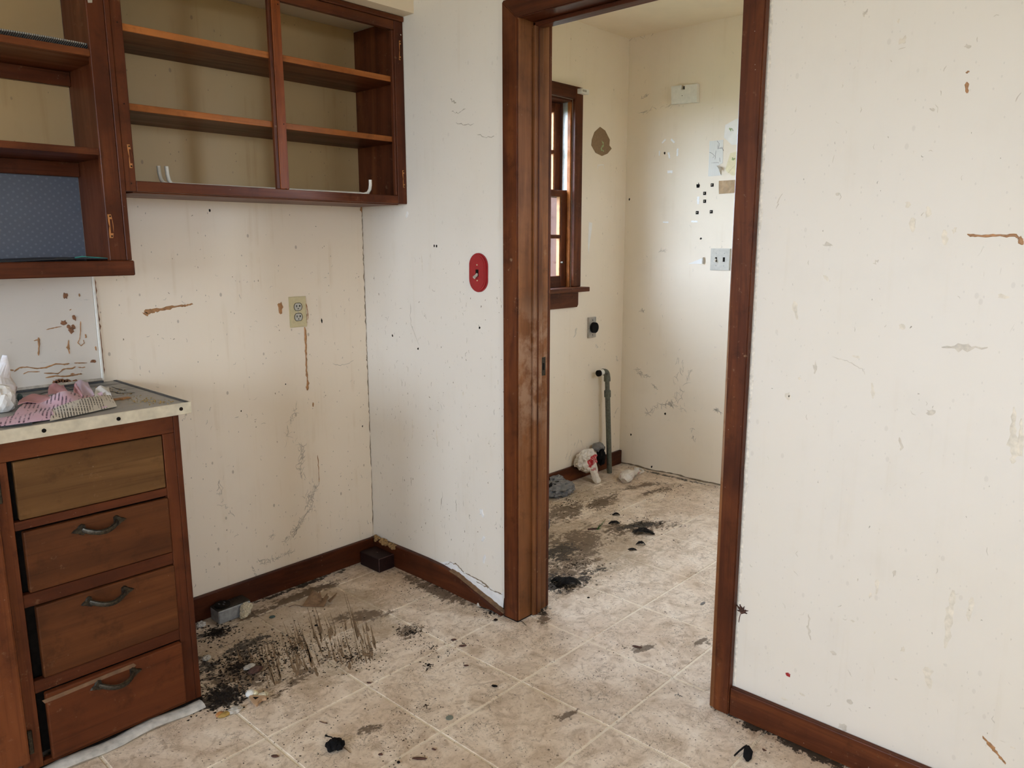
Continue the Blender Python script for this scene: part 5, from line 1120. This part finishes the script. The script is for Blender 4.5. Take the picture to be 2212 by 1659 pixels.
# green sprig
p = [(0.9025, -0.5313)][0]
o = thing('green_sprig', (p[0], p[1], 0), 'small green sprig growing through the laundry floor', 'plant')
for k, (dx, dz, w_) in enumerate(((.040, .050, .004), (.014, .030, .005), (-.030, .010, .004), (.022, .008, .006), (-.012, .006, .006))):
    dr_ = Vector((.678, -.735, 0))
    part(o, 'blade', tube([Vector((p[0], p[1], .002)), Vector((p[0], p[1], .003)) + dr_*dx*.35 + Vector((0, 0, dz*.3)), Vector((p[0], p[1], .002)) + dr_*dx + Vector((0, 0, dz))], [(w_, .0015), (w_*1.2, .0015), (.0008, .0006)], 6), 'green')
part(o, 'stalk', tube([(p[0] - .035, p[1] + .03, .004), (p[0], p[1], .006)], .004, 6), 'leaf_dark')
# dry curled leaf in the alcove
p = [(-0.4285, -0.2262)][0]
o = thing('dry_leaf', (p[0], p[1], 0), 'large curled dry brown leaf on the alcove floor', 'leaf', 'dry leaves')
dr_ = Vector((.678, -.735, 0)); df = Vector((.735, .678, 0))
def lpt(x, y, z): return Vector((p[0], p[1], 0)) + dr_*x + df*y + Vector((0, 0, z))
part(o, 'blade', sheet([lpt(-.062, -.010, .001), lpt(.020, -.014, .001), lpt(.030, .030, .012), lpt(-.040, .050, .022)], 12, 8, lambda u, v: (0, 0, .010*math.sin(u*8)*v + .012*v*(1 - u)), .001), 'leaf')
for x, y, z in ((-.010, .052, .034), (.022, .040, .030), (.058, .046, .030)):
    part(o, 'lobe', tube([lpt(x*.55, y*.35, z*.25), lpt(x*.85, y*.75, z*.7), lpt(x, y, z)], [(.011, .002), (.007, .002), (.0012, .0008)], 8), 'leaf')
part(o, 'stem', tube([lpt(-.062, -.012, .003), lpt(-.090, -.006, .006), lpt(-.110, -.018, .004)], .0012, 5), 'leaf_dark')
# leaf on the wall by the right casing
u0, v0 = [(-1.6923, 0.3192)][0]
o = thing('dry_leaf', (0, u0, v0), 'tiny dark brown dry leaf caught on the wall beside the door casing', 'leaf', 'dry leaves')
part(o, 'centre', blotch('w2', u0, v0, .008, .009, .004, 9, .3), 'leaf_dark')
for a, L in ((2.4, .022), (1.9, .020), (1.2, .018), (.4, .020), (-.1, .016), (3.2, .013)):
    part(o, 'lobe', ribbon('w2', [(u0, v0), (u0 - math.cos(a)*L*.6, v0 + math.sin(a)*L*.6), (u0 - math.cos(a)*L, v0 + math.sin(a)*L)], [.007, .006, .002], .005, 3, .2), 'leaf_dark')
part(o, 'stem', ribbon('w2', [(u0, v0), (u0 + .006, v0 - .02), (u0 + .007, v0 - .036)], .0015, .003, 3, .2), 'leaf_dark')
# wooden letter
p = [(-0.9027, -0.6214)][0]
o = thing('wooden_letter', (p[0], p[1], 0), 'tan wooden letter A lying on the dirty floor by the base cabinet', 'letter')
LA = [(-0.9147, -0.5945), (-0.9089, -0.5921), (-0.8787, -0.6268), (-0.8790, -0.6352), (-0.8851, -0.6406), (-0.8953, -0.6347), (-0.9094, -0.6414), (-0.9151, -0.6488), (-0.9216, -0.6500), (-0.9224, -0.6408)]
b = slab('fl', LA, .006, .014, .0015)
part(o, 'body', b, 'letter')
part(o, 'counter', slab('fl', [(-0.9091, -0.6075), (-0.8972, -0.6222), (-0.9106, -0.6248)], .0141, .0146), 'black')
single('shell_scrap', (*[(-0.9023, -0.5801)][0], 0), ball((*[(-0.9023, -0.5801)][0], .010), (.012, .012, .010), 2, .2, 2, 3, .0006), 'white', 'pale shell-like scrap behind the wooden letter', 'scrap', 'pale scraps by the cabinet')
single('shell_scrap', (*[(-0.8782, -0.6099)][0], 0), ball((*[(-0.8782, -0.6099)][0], .007), (.014, .010, .007), 2, .3, 2, 5, .0006), 'fluff', 'cream scrap to the right behind the wooden letter', 'scrap', 'pale scraps by the cabinet')
single('shell_scrap', (*[(-0.8917, -0.5881)][0], 0), ball((*[(-0.8917, -0.5881)][0], .007), (.009, .008, .008), 2, .3, 2, 6, .0006), 'yellow_paper', 'small yellow scrap behind the wooden letter', 'scrap', 'pale scraps by the cabinet')
single('plaster_chip', (*[(-0.9707, -0.6148)][0], 0), ball((*[(-0.9707, -0.6148)][0], .005), (.016, .011, .005), 3, .45, 3, 7, .0006), 'chip', 'white plaster chip on the black grime by the cabinet corner', 'chip', 'plaster chips')
single('plaster_chip', (*[(-0.8939, -0.2817)][0], 0), ball((*[(-0.8939, -0.2817)][0], .006), (.010, .008, .005), 3, .5, 3, 8, .0006), 'chip', 'white plaster chip beside the cabinet side in the alcove', 'chip', 'plaster chips')
single('plaster_chip', (*[(-0.8255, -0.4342)][0], 0), ball((*[(-0.8255, -0.4342)][0], .006), (.013, .008, .005), 3, .5, 3, 9, .0006), 'chip', 'white plaster chip among the brown streaks', 'chip', 'plaster chips')
single('plaster_chip', (*[(-0.8006, -0.0506)][0], 0), ball((*[(-0.8006, -0.0506)][0], .006), (.011, .011, .007), 3, .5, 3, 19, .0006), 'chip', 'white crumbly plaster chip left of the floor outlet', 'chip', 'plaster chips')
single('plaster_chip', (*[(-0.0252, -0.6722)][0], 0), ball((*[(-0.0252, -0.6722)][0], .008), (.008, .008, .009), 3, .3, 2, 15, .0006), 'chip', 'white plaster crumb under the warped skirting', 'chip', 'plaster chips')
p = [(-0.9986, -0.6139)][0]
o = thing('petal', (p[0], p[1], 0), 'dull yellow and orange petal scrap at the edge of the black grime', 'petal')
part(o, 'blade', ball((p[0], p[1], .005), (.018, .008, .005), 2, .3, 2, 1, .0006), 'petal')
part(o, 'blade', ball((p[0] - .012, p[1] + .010, .006), (.010, .007, .006), 2, .3, 2, 2, .0006), 'raw_orange')
single('brown_pod', (*[(-0.8235, -0.4682)][0], 0), ball((*[(-0.8235, -0.4682)][0], .008), (.020, .010, .009), 3, .25, 2, 4, .0006), 'leaf_dark', 'dark brown pod among the streaks in the alcove', 'pod')
# black cloth flower
p = [(-0.8696, -0.9673)][0]
o = thing('cloth_flower', (p[0], p[1], 0), 'black cloth flower head with a short stem on the kitchen floor', 'flower')
rr = random.Random(4)
part(o, 'core', ball((p[0], p[1], .011), (.013, .013, .011), 3, .25, 2.5, 2, .0006), 'cloth_black')
for k in range(11):
    a = k*2.4; rad_ = .010 + .008*(k % 3)/2
    part(o, 'petal', ball((p[0] + rad_*math.cos(a), p[1] + rad_*math.sin(a), .008 + .006*((k*5) % 4)/3), (.0085, .0085, .007), 2, .35, 2.2, k, .0006), 'cloth_black')
part(o, 'stem', tube([Vector((p[0], p[1], .014)), Vector((p[0] + .012, p[1] + .030, .012)), Vector((p[0] + .010, p[1] + .046, .008)), Vector((p[0] + .008, p[1] + .054, .008))], [.0016, .0016, .0018, .0034], 7), 'cloth_black')
single('twig', (*[(-0.8536, -1.0016)][0], 0), tube([(x, y, .002) for x, y in [(-0.8524, -0.9746), (-0.8531, -0.9966), (-0.8545, -1.0174)]], [.0018, .0014, .0008], 6), 'leaf', 'thin brown twig beside the black cloth flower', 'twig', 'twigs')
single('twig', (*[(-0.8283, -0.8507)][0], 0), tube([(x, y, .0016) for x, y in [(-0.8317, -0.8375), (-0.8283, -0.8507), (-0.8228, -0.8630)]], .0011, 6), 'leaf_dark', 'short dark twig up and left of the black cloth flower', 'twig', 'twigs')
single('twig', (*[(-0.0073, -0.8816)][0], 0), tube([(x, y, .0016) for x, y in [(-0.0092, -0.8542), (-0.0107, -0.8779), (-0.0230, -0.9044)]], [.0008, .001, .0006], 6), 'black', 'hair-thin black twig at the foot of the door casing', 'twig', 'twigs')
# black curved scrap by the right skirting
p = [(-0.1466, -1.7889)][0]
o = thing('black_scrap', (p[0], p[1], 0), 'bent black leaf-shaped scrap on the floor near the right skirting', 'scrap')
top_ = [(x, y, z) for (x, y), z in zip([(-0.1753, -1.7742), (-0.1600, -1.7797), (-0.1447, -1.7853), (-0.1353, -1.7900)], (.002, .010, .016, .018))]
part(o, 'arm', tube(top_, [(.0022, .0022), (.0026, .002), (.003, .002), (.004, .003)], 8), 'cloth_black')
q = [(-0.1353, -1.7900), (-0.1420, -1.8049), (-0.1609, -1.8062), (-0.1796, -1.8101), (-0.1589, -1.7975)]
part(o, 'blade', tube([(q[0][0], q[0][1], .018), (*[(-0.1470, -1.7995)][0], .014), (*[(-0.1643, -1.8053)][0], .006), (*[(-0.1745, -1.8103)][0], .003)], [(.006, .002), (.012, .0018), (.011, .0018), (.003, .001)], 10), 'cloth_black', sm=True)
single('dead_bug', (*[(-0.0973, -1.8202)][0], 0), join(ribbon('fl', [(-0.0961, -1.8158), (-0.0982, -1.8220), (-0.0959, -1.8274)], .005, .002, 3, .4), ribbon('fl', [(-0.1027, -1.8227), (-0.0946, -1.8203)], .004, .0022, 3, .3)), 'leaf_dark', 'tiny dark bug-like speck right of the bent black scrap', 'bug')
# flat discs and flat bits
single('disc', (*[(-0.5703, -1.0969)][0], 0), slab('fl', ellipse_poly(*[(-0.5703, -1.0969)][0], .0115, .0105, 18), .0005, .0022, .0006), 'disc', 'flat grey-green disc on a tile near the front', 'disc', 'flat discs')
single('disc', (*[(-0.5960, -0.1774)][0], 0), slab('fl', ellipse_poly(*[(-0.5960, -0.1774)][0], .011, .010, 18), .0005, .0022, .0006), 'teal_disc', 'flat dark teal disc on the floor right of the grey floor outlet', 'disc', 'flat discs')
single('disc', (*[(0.5554, -1.2785)][0], 0), slab('fl', ellipse_poly(*[(0.5554, -1.2785)][0], .016, .006, 18), .0005, .0022, .0006), 'grey_bag', 'oval grey-violet flat bit near the right door casing', 'disc', 'flat discs')
BITS = [((1271,1292), .006, .004, 'dark oval bit in the doorway, left of the tile crossing'), ((594,1635), .012, .006, 'dark oblong bit at the lower edge of the floor, left of the black flower'), ((822,1631), .007, .005, 'black oval seed to the right of the black flower'), ((861,1648), .005, .005, 'small round black seed at the front edge of the floor'), ((797,1476), .010, .003, 'thin grey bit at a tile crossing'), ((1007,1439), .010, .004, 'black oblong bit on the tile in front of the door casing'), ((1071,1340), .009, .009, 'dark brown scrap just left of the door casing foot'), ((980,1383), .012, .006, 'brown dusty tuft beside a tile crossing'), ((1000,1396), .016, .006, 'grey-brown dusty tuft right of a tile crossing'), ((1068,1483), .012, .006, 'dark wisp of dirt on a tile seam'), ((1376,1398), .020, .005, 'long dark brown wisp on the floor in the doorway'), ((906,1640), .022, .006, 'ragged dark fibre clump near the front of the floor'), ((683,1352), .008, .004, 'dark bit below the large dry leaf'), ((1594,1552), .006, .004, 'dark brown crumb at the foot of the right skirting'), ((937,1620), .008, .003, 'short curled dark fibre near the front of the floor')]
bw = [(0.3017, -0.9333), (-0.9973, -0.8812), (-0.8039, -1.0810), (-0.7914, -1.1408), (-0.6186, -0.7839), (-0.3481, -0.9348), (-0.0644, -0.7940), (-0.2633, -0.7854), (-0.2695, -0.8376), (-0.3696, -1.0816), (0.1215, -1.2731), (-0.7450, -1.1698), (-0.5247, -0.3518), (-0.0154, -1.7050), (-0.6945, -1.1694)]
for k, ((x, y), (_, a, b_, lb_)) in enumerate(zip(bw, BITS)):
    a *= .7; b_ *= .7
    bb = ball((0, 0, .002), (a, b_, .0025), 2, .3, 2.5, k + 20, .0004)
    bmesh.ops.rotate(bb, verts=bb.verts, matrix=Matrix.Rotation(VA + R.uniform(-.5, .3), 3, 'Z')); bmesh.ops.translate(bb, verts=bb.verts, vec=(x, y, 0))
    single('debris_bit', (x, y, 0), bb, 'leaf_dark' if k % 3 else 'black', lb_, 'debris', 'loose bits on the floor')
# uncountable crumbs
CL = [([(-0.8391, -0.4032)][0], .16, 900, .0032), ([(-0.9595, -0.5176)][0], .08, 700, .0038), ([(-0.7822, -0.1342)][0], .08, 420, .0034), ([(-0.6558, -0.4338)][0], .22, 700, .0026), ([(-0.5646, -0.6199)][0], .14, 380, .0025), ([(-0.3225, -0.6360)][0], .065, 150, .0026), ([(-0.3512, -0.7661)][0], .10, 110, .0022), ([(-0.4268, -0.8408)][0], .025, 46, .0030),
      ([(-0.2568, -0.8244)][0], .30, 160, .0018), ([(-0.0846, -0.3806)][0], .22, 240, .0020), ([(-0.0390, -0.7436)][0], .07, 120, .0024), ([(0.3232, -0.7767)][0], .07, 220, .0032), ([(0.5088, -0.7012)][0], .22, 260, .0028), ([(1.1082, -0.6293)][0], .25, 200, .003), ([(1.1493, -0.1675)][0], .40, 260, .003), ([(1.6474, -0.4838)][0], .35, 120, .003),
      ([(-0.5777, -1.0031)][0], .05, 30, .0024), ([(-0.7258, -1.0778)][0], .40, 160, .0018), ([(0.0892, -1.2467)][0], .35, 150, .0017), ([(-0.9224, -0.8635)][0], .30, 100, .0018), ([(-0.0020, -1.7763)][0], .14, 60, .002), ([(0.0196, -0.4007)][0], .04, 60, .003)]
rr = random.Random(9); vv = []; ff = []
for (c, rad_, n_, s_) in CL:
    for k in range(n_):
        a = rr.uniform(0, 2*math.pi); d_ = rad_*abs(rr.gauss(0, .55)); x = c[0] + d_*math.cos(a); y = c[1] + d_*math.sin(a)
        if y > (-.02 if x < 0 else .018) or (-.03 < x < .14 and y > -.89) or x > 1.89 or (x < -1.0 and y > -.53): continue
        s = s_*rr.uniform(.45, 1.7); th = rr.uniform(0, 6.28); e = rr.uniform(.4, 1)
        i0 = len(vv); cs, sn = math.cos(th)*s, math.sin(th)*s
        vv += [(x + cs, y + sn, .0003), (x - sn*e, y + cs*e, .0003), (x - cs, y - sn, .0003), (x + sn*e, y - cs*e, .0003), (x + rr.uniform(-.3, .3)*s, y + rr.uniform(-.3, .3)*s, s*.55)]
        ff += [(i0 + q_, i0 + (q_+1) % 4, i0 + 4) for q_ in range(4)]
me = bpy.data.meshes.new('floor_crumbs'); me.from_pydata(vv, [], ff); me.materials.append(MAT['crumb'] if 'crumb' in MAT else MAT['black'])
o = bpy.data.objects.new('floor_crumbs', me); COL.objects.link(o); o['kind'] = 'stuff'; tag(o, 'dark crumbs and grit scattered over the floor', 'crumbs')
